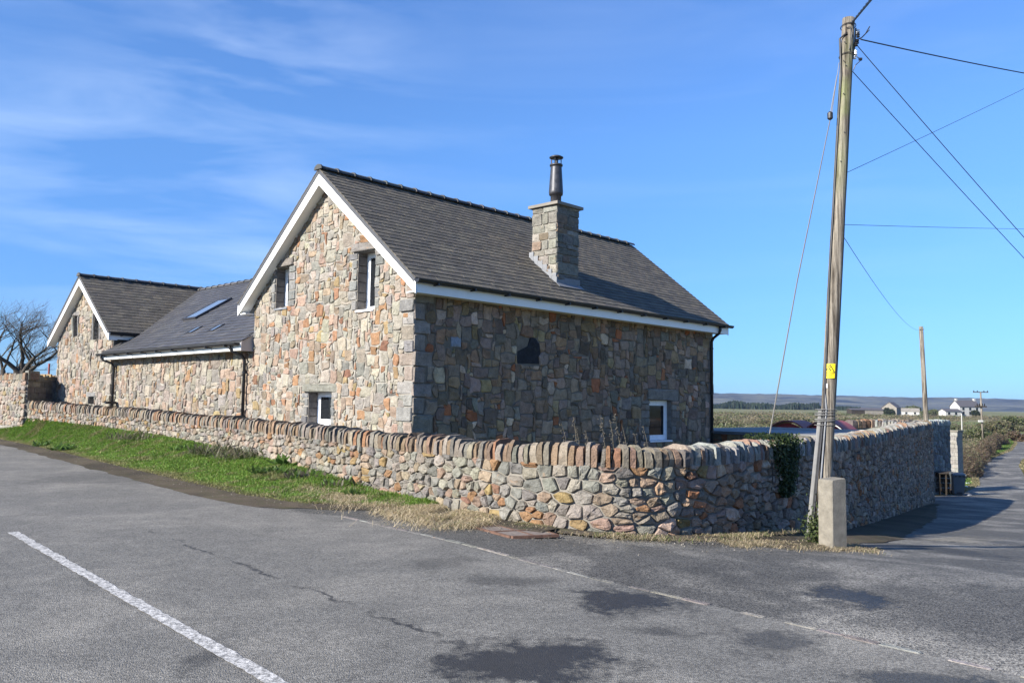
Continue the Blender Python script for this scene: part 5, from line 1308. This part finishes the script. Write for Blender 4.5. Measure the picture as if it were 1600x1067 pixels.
# ================================================================== vegetation
def blades(P, h, wd, lean, col, r, curl=.35):
    """P (n,3) roots -> (n,4,3) tapered blades leaning in random directions"""
    n = len(P); an = r.uniform(0, 2 * np.pi, n); d = np.stack([np.cos(an), np.sin(an), np.zeros(n)], 1); s = np.stack([-np.sin(an), np.cos(an), np.zeros(n)], 1)
    h = np.asarray(h).reshape(-1, 1) * np.ones((n, 1)); lean = np.asarray(lean).reshape(-1, 1) * np.ones((n, 1))
    up = np.array([[0, 0, 1.]]); w_ = np.asarray(wd).reshape(-1, 1) * np.ones((n, 1)) / 2
    m = P + up * h * .55 + d * lean * h * .35; t = P + up * h * (1 - curl * lean) + d * lean * h
    t[:, 2] = np.maximum(t[:, 2], P[:, 2] + .004)
    return np.concatenate([np.stack([P - s * w_, P + s * w_, m + s * w_ * .8, m - s * w_ * .8], 1), np.stack([m - s * w_ * .8, m + s * w_ * .8, t + s * w_ * .12, t - s * w_ * .12], 1)], 0)
def colvar(n, pal, r, j=.2):
    wts = np.array([p[0] for p in pal], float); wts /= wts.sum(); idx = r.choice(len(pal), n, p=wts); c = np.array([p[1] for p in pal])[idx]
    return np.clip(c * (1 + r.uniform(-j, j, (n, 1))), .005, 1)
def vpos(i, j):   # verge surface in grid units
    i = np.clip(i, 0, NVR - 1e-4); j = np.clip(j, 0, NVC - 1e-4); a = i.astype(int); b = j.astype(int); fi = (i - a)[:, None]; fj = (j - b)[:, None]
    G = VG_NP; return (G[a, b] * (1 - fi) + G[a + 1, b] * fi) * (1 - fj) + (G[a, b + 1] * (1 - fi) + G[a + 1, b + 1] * fi) * fj
VG_NP = np.array([[tuple(p) for p in row] for row in VGRID])
n = 130000
ti = NP.uniform(0, 1, n) ** .9 * NVR * .915; tj = NP.uniform(0.0, 1, n) * NVC
P = vpos(ti, tj)
pat = np.array([noise.noise((x * .8, y * .8, 3)) for x, y, z in P]); pat2 = np.array([noise.noise((x * 2.6, y * 2.6, 8)) for x, y, z in P])
k = tj / NVC; d = np.hypot(P[:, 0], P[:, 1])
h = (.035 + .035 * np.clip(k * 2 - .2, 0, 1.6) + .05 * np.clip(pat2 + .1, 0, 1) * k) * NP.uniform(.6, 1.4, n)
keep = NP.uniform(0, 1, n) < np.clip(.35 + k * 3, 0, 1)
C = colvar(n, [(5, (.13, .23, .032)), (4, (.17, .27, .046)), (2, (.095, .17, .028)), (1, (.26, .24, .09))], NP)
edge = np.clip(1 - k * 5 + pat * .6, 0, 1)[:, None]; C = C * (1 - edge * .7) + np.array([[.25, .19, .10]]) * edge * .7
C = C * (1 - .25 * np.clip(pat, 0, 1)[:, None])
tan_ = np.clip((pat2 + .5 * pat - .12) * 2.2, 0, .75)[:, None]; C = C * (1 - tan_) + colvar(n, [(2, (.30, .26, .13)), (1, (.13, .15, .05)), (1, (.22, .20, .09))], NP) * tan_
B = blades(P, h, .008 + .0007 * d, NP.uniform(.2, .9, n), None, NP)
keep = np.r_[keep, keep]; C = np.r_[C, C]
quads('verge_grass', B[keep], C[keep], 'grass', kind='stuff')
bpy.data.objects['verge_grass']['label'] = 'short bright green grass on the roadside verge'
# dry straw along the foot of the wall, thin weeds by the pole
def foot(n, s0, s1, out, hl, hh, pal, name, mname, label, lean=(.5, 1.6), wd=.006, zoff=0):
    s = NP.uniform(s0, s1, n); o = np.abs(NP.normal(0, .45, n)) * out + .03; Q = []
    for a, b in zip(s, o):
        p, d_, nn = wall_at(a); x, y = p[0] + nn.x * b, p[1] + nn.y * b
        Q.append((x, y, max(g(x, y), p[2] * max(0, 1 - b / 1.5)) + zoff))
    Q = np.array(Q); cl = np.array([noise.noise((x * 1.7, y * 1.7, 5)) for x, y, z in Q]); kp = cl > .12 - .4 * NP.uniform(0, 1, n)
    B = blades(Q, NP.uniform(hl, hh, n), wd, NP.uniform(*lean, n), None, NP, .5)
    kp = np.r_[kp, kp]; Cf = colvar(n, pal, NP)
    quads(name, B[kp], np.r_[Cf, Cf][kp], mname, kind='stuff')['label'] = label
STRAW = [(4, (.46, .38, .25)), (3, (.36, .29, .18)), (2, (.25, .195, .12)), (1, (.14, .15, .055))]
xa, xb = s_at_x(-3.3), s_at_x(.7)
foot(46000, s_at_x(-3.1), s_at_x(.1), 1.05, .03, .17, [(w_, tuple(c * 1.25 for c in q)) for w_, q in STRAW], 'dry_grass', 'straw', 'matted pale dry grass at the foot of the sunlit wall', (1.0, 3.2), .007)
foot(7000, s_at_x(-.3), s_at_x(1.5), .3, .02, .09, STRAW + [(3, (.10, .14, .04))], 'wall_foot_weeds', 'straw', 'thin mixed weeds along the wall foot')
foot(8000, s_at_x(1.3), s_at_x(4.6), .55, .02, .12, STRAW + [(2, (.11, .15, .04))], 'corner_weeds', 'straw', 'dry weeds below the shaded wall corner', (.8, 2.8))
n = 7000; P = np.stack([NP.uniform(2.7, 4.75, n), NP.normal(11.15, .3, n), np.zeros(n)], 1); P[:, 1] += .25 * (P[:, 0] - 4.2); P[:, 2] = [g(a, b) for a, b in P[:, :2]]; P = P[np.array([noise.noise((a * 3, b * 3, 1)) > -.1 for a, b in P[:, :2]])]; n = len(P); quads('pole_foot_straw', blades(P, NP.uniform(.02, .09, n), .006, NP.uniform(.8, 3., n), None, NP), np.tile(colvar(n, STRAW, NP), (2, 1)), 'straw', kind='stuff')['label'] = 'straw scattered round the pole and concrete post'

# leafy weeds on the bank under the wall
def leaf_fan(n, hl, hh, wl, r, spread=.8):
    V = []
    for i in range(n):
        an = r.uniform(0, 2 * math.pi); L = r.uniform(hl, hh); el = r.uniform(.35, 1.25); d = Vector((math.cos(an) * math.cos(el), math.sin(an) * math.cos(el), math.sin(el))); s = Vector((-math.sin(an), math.cos(an), 0)) * wl * L
        o = Vector((r.uniform(-1, 1), r.uniform(-1, 1), 0)) * spread * .1; m = o + d * L * .5; t = o + d * L - Vector((0, 0, L * .25 * r.random()))
        V.append([o, m - s, t, m + s])
    return V
def weed(px, py, Y, n, hl, hh, wl, pal, label, spread=.8, name='leafy_weed'):
    r = random.Random(px); q = at_y(px, py, Y)
    # put the root on the verge surface nearest in plan
    i = np.argmin(((VG_NP[:, :, 0] - q.x) ** 2 + (VG_NP[:, :, 1] - q.y) ** 2).ravel()); root = Vector(VG_NP.reshape(-1, 3)[i])
    V = np.array([[tuple(p) for p in f] for f in leaf_fan(n, hl, hh, wl, r, spread)]); o = quads(name, V, colvar(n, pal, NP), 'leaf'); o.location = root
    return tag(o, label, 'weed', 'weeds on the bank below the wall')
GR = [(3, (.085, .15, .03)), (2, (.11, .19, .045)), (1, (.06, .10, .03))]; OLV = [(3, (.11, .115, .06)), (2, (.15, .14, .09)), (1, (.07, .09, .035)), (2, (.20, .17, .12))]
weed(100, 678, 25, 70, .12, .32, .22, GR, 'broad bright dock leaves near the west end of the verge', 3)
weed(70, 668, 27, 50, .1, .26, .22, GR, 'small dark green dock clump close to the garden wall', 3)
weed(345, 706, 20, 420, .1, .42, .05, OLV, 'grey-green straggly bush leaning on the low wall', 6)
weed(385, 715, 19, 420, .1, .40, .05, OLV, 'straggly olive weeds beside the grey-green bush', 6)
weed(447, 712, 17.6, 40, .14, .40, .2, GR, 'tall dock plant with upright leaves against the wall', 1.5)
weed(430, 745, 16.6, 140, .08, .26, .14, GR, 'dense nettle-like clump halfway down the bank', 3)
weed(490, 750, 16.0, 190, .08, .28, .13, GR + OLV, 'wide ragged weed patch where the bank steepens', 4)
weed(540, 762, 15.0, 190, .08, .26, .12, GR + OLV, 'ragged weeds just above the pale dry grass', 4)
weed(215, 665, 24, 260, .1, .42, .05, OLV, 'dry grey bramble patch against the wall under the link block', 7)
weed(290, 690, 21, 120, .08, .24, .12, GR, 'low nettle clump in the middle of the verge', 3)
weed(560, 785, 14.2, 150, .06, .2, .12, GR, 'low green clump ending the grass beside the straw', 2)

# dead seed-head stalks behind the wall in front of the side wall
r = random.Random(8)
for i, (px, pt) in enumerate(((893, 662), (905, 650), (912, 668), (950, 648), (962, 655), (975, 646), (986, 662), (1000, 678), (1018, 665), (925, 672))):
    Y = 12.6 + .5 * r.random(); b = at_y(px, 700, Y); t = at_y(px - r.uniform(8, 16), pt, Y); b.z = .15
    mb = MB(); t -= b; c_ = (.15, .135, .11); pts = [Vector((0, 0, 0)), Vector((t.x * .2, 0, t.z * .5)), Vector((t.x * .6, r.uniform(-.05, .05), t.z * .82)), t]; mb.tube(pts, [.006, .005, .004, .002], 4, (.20, .17, .12))
    for k in range(26):
        f = r.uniform(.55, 1); q = pts[1].lerp(t, (f - .5) * 2) + Vector((r.uniform(-.03, .03), r.uniform(-.03, .03), r.uniform(-.02, .02))); e = r.uniform(.008, .016)
        mb.add([q + Vector(v) * e for v in ((1, 0, 0), (0, 1, 0), (-1, 0, 0), (0, -1, 0), (0, 0, 1), (0, 0, -1))], [(0, 1, 4), (1, 2, 4), (2, 3, 4), (3, 0, 4), (1, 0, 5), (2, 1, 5), (3, 2, 5), (0, 3, 5)], c_)
    o = mb.build('dead_stalk', 'straw'); o.location = b; tag(o, 'pale dead seed-head stalk standing behind the wall against the dark side wall', 'weed', 'dead stalks behind the wall')

# ivy spilling over the wall
ivs = []; n = 9000; s_a, s_b = s_at_x(3.85), s_at_x(4.75)
sc_ = (s_a + s_b) / 2
for i in range(n):
    zf = NP.random(); s = sc_ + NP.normal(0, .25 * (1 - .55 * zf) + .05 * (zf < .2)) + .02
    p, d_, nn = wall_at(s); zz = p[3] + .05 - zf ** 1.25 * .92 + NP.normal(0, .02); off = .055 + abs(NP.normal(0, .045)) if zf > .12 else NP.uniform(-.42, .10)
    if noise.noise((s * 5, zz * 5, 2)) < -.28: continue
    ivs.append((p[0] + nn.x * off, p[1] + nn.y * off, zz, nn.x, nn.y))
ivs = np.array(ivs); n = len(ivs); sz = NP.uniform(.016, .034, n)
def leaf_quads(P, sz, r, bias=None, asp=.75):
    n = len(P); a = r.normal(0, 1, (n, 3))
    if bias is not None: a = a * .6 + bias
    a /= np.linalg.norm(a, axis=1, keepdims=True); b = np.cross(a, r.normal(0, 1, (n, 3))); b /= np.linalg.norm(b, axis=1, keepdims=True) + 1e-9; c = np.cross(a, b)
    s = np.asarray(sz).reshape(-1, 1); return np.stack([P - b * s, P + c * s * asp, P + b * s, P - c * s * asp], 1)
io = empty('ivy', (0, 0, 0), 0, 'dark green ivy hanging over the wall coping beside the leaning pole', 'ivy')
quads('leaves', leaf_quads(ivs[:, :3], sz, NP, np.c_[ivs[:, 3:5], np.full(n, .35)]), colvar(n, [(4, (.030, .050, .016)), (2, (.055, .080, .025)), (1, (.10, .125, .05))], NP, .3), 'leaf', io, 'stuff')
mb = MB()
for k in range(5):
    s = s_a + (s_b - s_a) * (k + .5) / 5; pts = []
    for z in np.linspace(0, 1, 7): p, d_, nn = wall_at(s + .05 * math.sin(z * 5 + k)); pts.append((p[0] + nn.x * .06, p[1] + nn.y * .06, .35 + (p[3] - .35) * z))
    mb.tube(pts, .008, 4)
mb.build('stems', 'bark', io)
n = 700; P = np.stack([NP.normal(4.05, .08, n), NP.normal(11.22, .06, n), np.abs(NP.normal(.18, .16, n)) - .2], 1)
quads('ground_ivy', leaf_quads(P, NP.uniform(.012, .026, n), NP), colvar(n, [(2, (.055, .08, .025)), (1, (.10, .12, .045))], NP), 'leaf')
tag(bpy.data.objects['ground_ivy'], 'small ivy sprig growing between the pole and concrete post', 'ivy')

# wind-bent bare thorn tree
def thorn(loc, H, seed, label, leanx=.25, first=(.12, .9)):
    r = random.Random(seed); o = empty('thorn_tree', loc, 0, label, 'tree'); trunk = MB(); tw_ = MB(); cnt = [0]
    def grow(p, d, L, rad_, lev):
        k = 5 if lev < 3 else 3; pts = [p]; rs = [rad_]; q = p.copy(); dd = d.copy()
        for i in range(k):
            dd = (dd + Vector((r.uniform(-.28, .28) + leanx * .10, r.uniform(-.28, .28), r.uniform(-.16, .22) - (.03 if lev > 1 else 0)))).normalized(); q = q + dd * L / k; pts.append(q.copy()); rs.append(rad_ * (1 - .45 * (i + 1) / k))
        (trunk if lev < 2 else tw_).tube(pts, rs, 7 if lev < 2 else (5 if lev < 3 else 3), caps=False)
        cnt[0] += 1
        if lev >= 6 or rad_ < .0035: return
        nb = [4, 4, 4, 4, 4, 4][lev]
        for i in range(nb):
            t = r.uniform(.35, 1) if i else 1.0; j = min(k, max(1, round(t * k))); a = r.uniform(0, 2 * math.pi); sp_ = r.uniform(.45, 1.05)
            ax = Vector((math.cos(a), math.sin(a), r.uniform(-.1, .5))).normalized(); nd = (dd * math.cos(sp_) + ax * math.sin(sp_) + Vector((leanx * .35, 0, .10))).normalized()
            grow(pts[j], nd, L * r.uniform(.55, .8), max(.0034, rs[j] * r.uniform(.5, .72)), lev + 1)
    grow(Vector((0, 0, 0)), Vector((.15, 0, 1)).normalized(), H * .36, H * .034, 0)
    grow(Vector((-.12, .1, 0)), Vector((-.5, 0, .9)).normalized(), H * .36, H * .028, 0)
    trunk.build('trunk', 'bark', o, True); tw_.build('crown', 'bark', o); return o
tq = at_y(30, 640, 42)
thorn((tq.x, tq.y, .4), 8.0, 12, 'bare wind-bent thorn tree behind the tall garden wall', .5)

# hedges, scrub and far wood
def bush_pts(n, c, rx, ry, rz, r, lump=6):
    cs = np.clip(r.normal(0, .45, (lump, 3)), -.75, .75) * [1, 1, .55]; k = r.integers(0, lump, n); d = r.normal(0, 1, (n, 3)); d /= np.linalg.norm(d, axis=1, keepdims=True)
    q = cs[k] + d * (.55 * r.uniform(.35, 1, (n, 1)) ** .6); q[:, 2] = np.abs(q[:, 2] * .7 + .35)
    return q * [rx, ry, rz] + c
HBR = [(4, (.125, .085, .055)), (3, (.095, .068, .045)), (2, (.16, .125, .080)), (1, (.09, .10, .04))]
SCR = [(4, (.12, .115, .055)), (3, (.16, .14, .08)), (2, (.085, .105, .04)), (2, (.11, .085, .05))]
OLIVE = [(4, (.095, .115, .045)), (3, (.125, .135, .06)), (1, (.15, .14, .09))]
def bush(px, Y, wpx, hpx, pal, n, name, label, cat, group=None, z=None, leaf=1.):
    q = at_y(px, 640, Y); x, y = q.x, q.y; zb = g(x, y) - .05 if z is None else z; sc = Y / FPX; W, H = wpx * sc / 2, hpx * sc
    o = empty(name, (x, y, zb), 0, label, cat, group); P = bush_pts(n, np.zeros(3), W * .85, max(W * .7, .8), H * .75, NP)
    quads('foliage', leaf_quads(P, NP.uniform(.6, 1.4, n) * max(.035, .0016 * Y) * leaf, NP, None, .4), colvar(n, pal, NP, .3), 'leaf', o, 'stuff')
    mb = MB(); r = random.Random(int(px))
    for k in range(5): a = k * 1.26; mb.tube([(math.cos(a) * W * .1, math.sin(a) * W * .1, -.1), (math.cos(a) * W * .4, math.sin(a) * W * .4, H * .7)], [.05 * H ** .5, .015], 4)
    mb.build('stems', 'bark', o); return o
# lane hedge: one continuous brown hedge beside the lane
HL = [(1504, 57), (1511, 64), (1520, 72), (1530, 81), (1540, 91), (1551, 103), (1560, 117)]
P = []; C = []
for i, (px, Y) in enumerate(HL):
    q = at_y(px, 640, Y); m_ = 9000; zb = g(q.x, q.y); Hh = (2.5, 2.7, 3.0, 3.2, 3.2, 3.0, 2.8)[i]
    bq = bush_pts(m_, np.zeros(3), .85, 5.0, Hh * .72, NP, 9); P.append(np.stack([q.x + bq[:, 0] * .84 + bq[:, 1] * .545, q.y - bq[:, 0] * .545 + bq[:, 1] * .84, zb - .1 + bq[:, 2]], 1)); C.append(colvar(m_, HBR if i != 1 else HBR[:3] + [(5, (.13, .125, .06))], NP, .3))
P = np.concatenate(P); C = np.concatenate(C); ho = empty('lane_hedge', tuple(P[0] * [1, 1, 0]), 0, 'thick brown bare hedge along the left side of the winding lane', 'hedge')
quads('twigs', leaf_quads(P - P[0] * [1, 1, 0], NP.uniform(.04, .11, len(P)), NP, None, .3), C, 'leaf', ho, 'stuff')
mb = MB()
for i in range(60):
    q = P[int(NP.integers(0, len(P)))] - P[0] * [1, 1, 0]; mb.tube([(q[0], q[1], g(q[0] + P[0][0], q[1] + P[0][1]) - .2), (q[0] + NP.normal(0, .2), q[1], q[2])], [.03, .01], 4)
mb.build('stems', 'bark', ho, kind='stuff')
bush(1594, 130, 46, 22, HBR, 5000, 'hedge_bush', 'low brown hedge on the outer side of the lane bend', 'hedge')
SB = [(1118, 75, 70, 655), (1140, 100, 80, 646), (1172, 90, 74, 641), (1206, 112, 80, 644), (1232, 96, 70, 650), (1258, 118, 80, 646), (1298, 128, 70, 648), (1333, 112, 64, 653), (1352, 150, 60, 648), (1398, 130, 70, 654), (1186, 70, 80, 660), (1240, 66, 80, 661), (1130, 190, 110, 643), (1225, 200, 130, 642), (1318, 210, 110, 645), (1587, 230, 44, 643), (1547, 150, 44, 648), (1515, 130, 60, 655), (1562, 190, 56, 650), (1155, 66, 70, 660), (1290, 72, 70, 662), (1470, 180, 60, 655)]
NM = ['olive scrub bush at the near edge of the rough pasture behind the house', 'rounded olive bush beyond the low shed', 'tall pale green bush beyond the flat roof', 'broad bush above the first red arched cover', 'brown bush behind the stay wire', 'dense bush left of the leaning pole', 'bush just right of the leaning pole', 'low bush behind the white trailer', 'bush in front of the ruined farm shed', 'low scrub behind the bright yard coping', 'low brown scrub just over the shed roof', 'low brown scrub above the red arched covers', 'distant strip of scrub below the far wood', 'distant scrub in line with the stay wire', 'distant scrub beside the ruined farm shed', 'round tree-like bush beyond the lane bend', 'pale bush rising over the brown lane hedge', 'olive bush between lane hedge and farmhouse', 'pale willow bush beyond the crossarm pole', 'low tangled scrub close behind the shed kerb', 'low tangled scrub between the leaning pole and white trailer', 'loose scrub below the white outbuilding']
for (px, Y, wp, yt), lab in zip(SB, NM):
    q = at_y(px, yt, Y); Hm = q.z - g(q.x, q.y)
    bush(px, Y, wp * 1.3, Hm / (Y / FPX) * .95, OLIVE if px % 3 == 0 else SCR, 3600, 'scrub_bush', lab, 'bush', 'scrub bushes on the plain')
# rough pasture between the bushes: low scrub nobody could count
n = 90000; cpx = NP.uniform(1085, 1640, 1500); cY = 55 + NP.uniform(0, 1, 1500) ** 1.6 * 330; cen = []
for a, b in zip(cpx, cY):
    q = at_y(a, 640, b); xl_ = np.interp(b, [e[0] for e in LE], [e[1] for e in LE]); xr_ = np.interp(b, [e[0] for e in LE], [e[2] for e in LE])
    if xl_ - 3.5 < q.x < xr_ + 3 or noise.noise((q.x * .03, q.y * .03, 6)) < -.12: continue
    cen.append((q.x, q.y, g(q.x, q.y), NP.uniform(.35, 1.5) * (1 if q.x < xl_ else .6)))
cen = np.array(cen); k = NP.integers(0, len(cen), n); c_ = cen[k]; P = c_[:, :3] + NP.normal(0, 1, (n, 3)) * np.stack([1.1 * c_[:, 3] + .6, 1.6 * c_[:, 3] + .6, .01 * c_[:, 3]], 1); P[:, 2] += np.abs(NP.normal(0, .45, n)) * c_[:, 3]
tone = colvar(len(cen), [(4, (.15, .125, .075)), (3, (.12, .12, .055)), (3, (.19, .155, .095)), (2, (.085, .105, .04))], NP, .2)
ok_ = np.array([not (np.interp(b, [e[0] for e in LE], [e[1] for e in LE]) - 2.6 < a < np.interp(b, [e[0] for e in LE], [e[2] for e in LE]) + 2.) for a, b in P[:, :2]]); P = P[ok_]; k = k[ok_]; n = len(P)
quads('rough_scrub', leaf_quads(P, NP.uniform(.05, .12, n) + P[:, 1] * .0008, NP, None, .45), tone[k] * NP.uniform(.7, 1.35, (n, 1)), 'leaf', kind='stuff')['label'] = 'rough brown and olive scrub over the pasture behind the house'
# far conifer wood in one mass
n = 2600; V = []; Cc = []
for i in range(n):
    px = NP.uniform(1060, 1345); Y = NP.uniform(900, 1250); q = at_y(px, 640, Y); H = NP.uniform(3.5, 8) * (1 if px < 1280 else .6) * (1 + .5 * noise.noise((px * .03, 0, 0))); z = g(q.x, q.y); wd = H * .32
    a = NP.uniform(0, 3.14); cx, sx_ = math.cos(a) * wd, math.sin(a) * wd; c = np.array((.022, .036, .018)) * NP.uniform(.7, 1.4)
    for (u, v_) in ((cx, sx_), (-sx_, cx)): V.append([(q.x - u, q.y - v_, z), (q.x + u, q.y + v_, z), (q.x + u * .5, q.y + v_ * .5, z + H * .8), (q.x - u * .1, q.y - v_ * .1, z + H)]); Cc.append(c)
quads('far_wood', np.array(V), np.array(Cc), 'leaf', kind='stuff')['label'] = 'dark strip of distant conifer wood below the hills'

# ================================================================== farm on the plain
def farm(px, Y, wd, dp, eave, ridge, rz, wallm, roofm, name, label, wins=(), chim=False, zb=None):
    q = at_y(px, 640, Y); z = g(q.x, q.y) - .1 if zb is None else zb; o = empty(name, (q.x, q.y, z), rz, label, 'building')
    mb = MB(); h = wd / 2; k = dp / 2
    mb.add([(-h, -k, 0), (h, -k, 0), (h, k, 0), (-h, k, 0), (-h, -k, eave), (h, -k, eave), (h, k, eave), (-h, k, eave), (-h, 0, ridge), (h, 0, ridge)], [(0, 1, 5, 4), (2, 3, 7, 6), (1, 2, 6, 9, 5), (3, 0, 4, 8, 7)]); mb.build('wall', wallm, o)
    mb = MB(); e = .3
    for sg in (-1, 1): mb.hexa([(-h - e, sg * (k + e), eave - .2), (h + e, sg * (k + e), eave - .2), (h + e, 0, ridge), (-h - e, 0, ridge), (-h - e, sg * (k + e), eave), (h + e, sg * (k + e), eave), (h + e, 0, ridge + .25), (-h - e, 0, ridge + .25)])
    ro = mb.build('roof', roofm, o)
    if chim: mb = MB(); mb.box(h - 1.1, h - .2, -.5, .5, ridge - .5, ridge + 1.1); mb.build('chimney', wallm, ro); mb = MB(); mb.box(-h + .2, -h + 1.1, -.5, .5, ridge - .5, ridge + 1.0); mb.build('chimney', wallm, ro)
    for (u, z0, w_, hh) in wins: mb = MB(); mb.box(u - w_ / 2, u + w_ / 2, -k - .06, -k + .1, z0, z0 + hh); wo = mb.build('window', 'glass', o); mb = MB(); mb.box(u - w_ / 2 - .1, u + w_ / 2 + .1, -k - .12, -k - .061, z0 - .15, z0 - .02); mb.build('sill', 'render', wo)
    return o
farm(1508, 430, 12, 7, 5.0, 8.0, rad(12), 'render', 'farroof', 'farmhouse', 'white farmhouse with dark slate roof out on the plain', [(-4, 1, 1.2, 1.5), (0, 1, 1.2, 1.5), (4, 1, 1.2, 1.5), (-4, 3.2, 1.2, 1.3), (0, 3.2, 1.2, 1.3), (4, 3.2, 1.2, 1.3)], True)
farm(1484, 425, 9, 5, 2.6, 3.6, rad(12), 'render', 'farroof', 'outbuilding', 'low white outbuilding adjoining the distant farmhouse', [(-2.5, .8, 1.2, 1.2), (1.5, .8, 1.2, 1.2)])
farm(1393, 480, 9, 8, 4.0, 7.0, rad(50), 'farstone', 'farroof', 'barn', 'grey stone barn with dark pitched roof among distant trees')
farm(1368, 480, 17, 6, 2.6, 3.6, rad(4), 'farstone', 'farroof', 'long_shed', 'long low farm shed beside the grey stone barn')
farm(1337, 400, 6.5, 5, 2.6, 3.0, rad(4), 'wood', 'farroof', 'open_shed', 'dark open-sided shed standing alone on the pasture')
farm(1422, 430, 8, 5, 2.3, 3.6, rad(-20), 'render', 'farstone', 'cottage', 'small pale cottage left of the lane pole on the plain', [(-2, .8, 1, 1), (2, .8, 1, 1)])
for px, Y, wp, hp, lab in ((1422, 520, 44, 20, 'bare round tree behind the pale cottage'), (1387, 440, 20, 16, 'dark tree beside the grey stone barn'), (1462, 470, 34, 12, 'low trees between cottage and white outbuilding'), (1524, 420, 14, 14, 'dark tree against the gable of the white farmhouse')): bush(px, Y, wp, hp, OLIVE if px != 1387 and px != 1524 else [(1, (.035, .045, .02))], 2500, 'farm_tree', lab, 'tree', 'trees around the farm')
# electricity pole with crossarms
q = at_y(1536, 690, 128); zt = at_y(1532, 612, 128).z; zb = g(q.x, q.y) - .2
ep = empty('crossarm_pole', (q.x, q.y, zb), 0, 'wooden electricity pole with two crossarms rising above the lane hedge', 'pole'); H = zt - zb
tp_ = at_y(1532, 612, 128).x - q.x
mb = MB(); mb.tube([(0, 0, 0), (tp_, 0, H)], [.16, .12], 10); mb.build('shaft', 'pole2', ep, True)
mb = MB(); mb.box(tp_ - 1.15, tp_ + 1.15, -.1, .02, H - .12, H); a1 = mb.build('crossarm', 'wood', ep)
mb = MB(); mb.box(tp_ - .75, tp_ + .75, -.3, .3, H - 2.35, H - 2.15); mb.build('platform', 'wood', ep)
for x in (-1.05, -.5, .5, 1.05): mb = MB(); mb.lathe(tp_ + x, -.04, [(H, .05), (H + .1, .09), (H + .2, .04)], 8); mb.build('insulator', 'black', ep)
for x in (-.55, -.2, .2, .55): mb = MB(); mb.lathe(tp_ + x, 0, [(H - 2.15, .07), (H - 1.9, .1), (H - 1.75, .05)], 8); mb.build('insulator', 'black', ep)
mb = MB(); mb.box(tp_ - .5, tp_ + .1, -.35, .0, H - 4.6, H - 4.3); mb.build('bracket_plate', 'render', ep)
q = at_y(1503, 668, 150); o = MB(); o.tube([(0, 0, 0), (0, 0, 4.0)], .09, 6); o.tube([(0, 0, 4.0), (0, 0, 4.1)], [.1, .03], 6); o = o.build('field_post', 'render'); o.location = (q.x, q.y, g(q.x, q.y)); tag(o, 'thin pale post standing in the field beyond the lane hedge', 'post')

# lane verges: grass and dry edge along the lane
n = 42000; t = NP.uniform(0, 1, n); ROW = np.array([(y, a, b) for y, a, b in LE if y >= 42]); yy = 43 + t ** 1.5 * 110; xl = np.interp(yy, ROW[:, 0], ROW[:, 1]); xr = np.interp(yy, ROW[:, 0], ROW[:, 2]); sd = NP.uniform(0, 1, n) < .7
x = np.where(sd, xl - NP.uniform(0, 2.4, n), xr + NP.uniform(0, 4, n)); P = np.stack([x, yy, np.array([g(a, b) for a, b in zip(x, yy)])], 1); dist = np.where(sd, xl - x, x - xr)
C = colvar(n, [(4, (.10, .17, .03)), (3, (.13, .20, .04)), (1, (.18, .17, .07))], NP); C = np.where((dist < .5)[:, None], colvar(n, [(1, (.28, .23, .13)), (1, (.2, .18, .08))], NP), C)
quads('lane_grass', blades(P, NP.uniform(.08, .2, n), .05 + yy * .0006, NP.uniform(.3, 1, n), None, NP), np.r_[C, C], 'grass', kind='stuff')['label'] = 'green verge grass along the winding lane'

# loose grit on the soil margin and along the wall foot
gp_ = []
for i in range(2600):
    t_ = NP.uniform(0, 1); p, d_ = along(vcum, VG, 34 + (vcum[-1] - 34) * t_); gp_.append((p.x + NP.normal(0, .22), p.y + NP.normal(-.12, .2), .03))
for i in range(2600):
    p, d_, nn = wall_at(s_at_x(-1.2) + NP.uniform(0, 6.5)); o_ = .15 + abs(NP.normal(0, .55)); x_, y_ = p[0] + nn.x * o_, p[1] + nn.y * o_; gp_.append((x_, y_, g(x_, y_) + .012))
gp_ = np.array(gp_); n = len(gp_); B = leaf_quads(gp_, NP.uniform(.004, .013, n), NP, np.array([[-.4, -.4, 1.2]]), .8)
quads('loose_grit', B, colvar(n, [(3, (.15, .135, .115)), (2, (.10, .088, .072)), (1, (.20, .18, .155)), (2, (.06, .05, .04))], NP), 'stone', kind='stuff')['label'] = 'loose grit and soil crumbs along the tarmac edge'

# ================================================================== air
mb = MB(); mb.box(-3400, 5600, -700, 7600, -8, 95)
m = bpy.data.materials.new('haze_air'); m.use_nodes = True; t = m.node_tree; t.nodes.clear(); oo = N(t, 'ShaderNodeOutputMaterial'); pvv = N(t, 'ShaderNodeVolumePrincipled')
pvv.inputs['Color'].default_value = (.50, .66, 1, 1); pvv.inputs['Density'].default_value = 0.8e-4; pvv.inputs['Anisotropy'].default_value = .2; t.links.new(pvv.outputs[0], oo.inputs['Volume'])
MT['air'] = m; tag(mb.build('haze', 'air'), 'thin blue distance haze', kind='stuff')
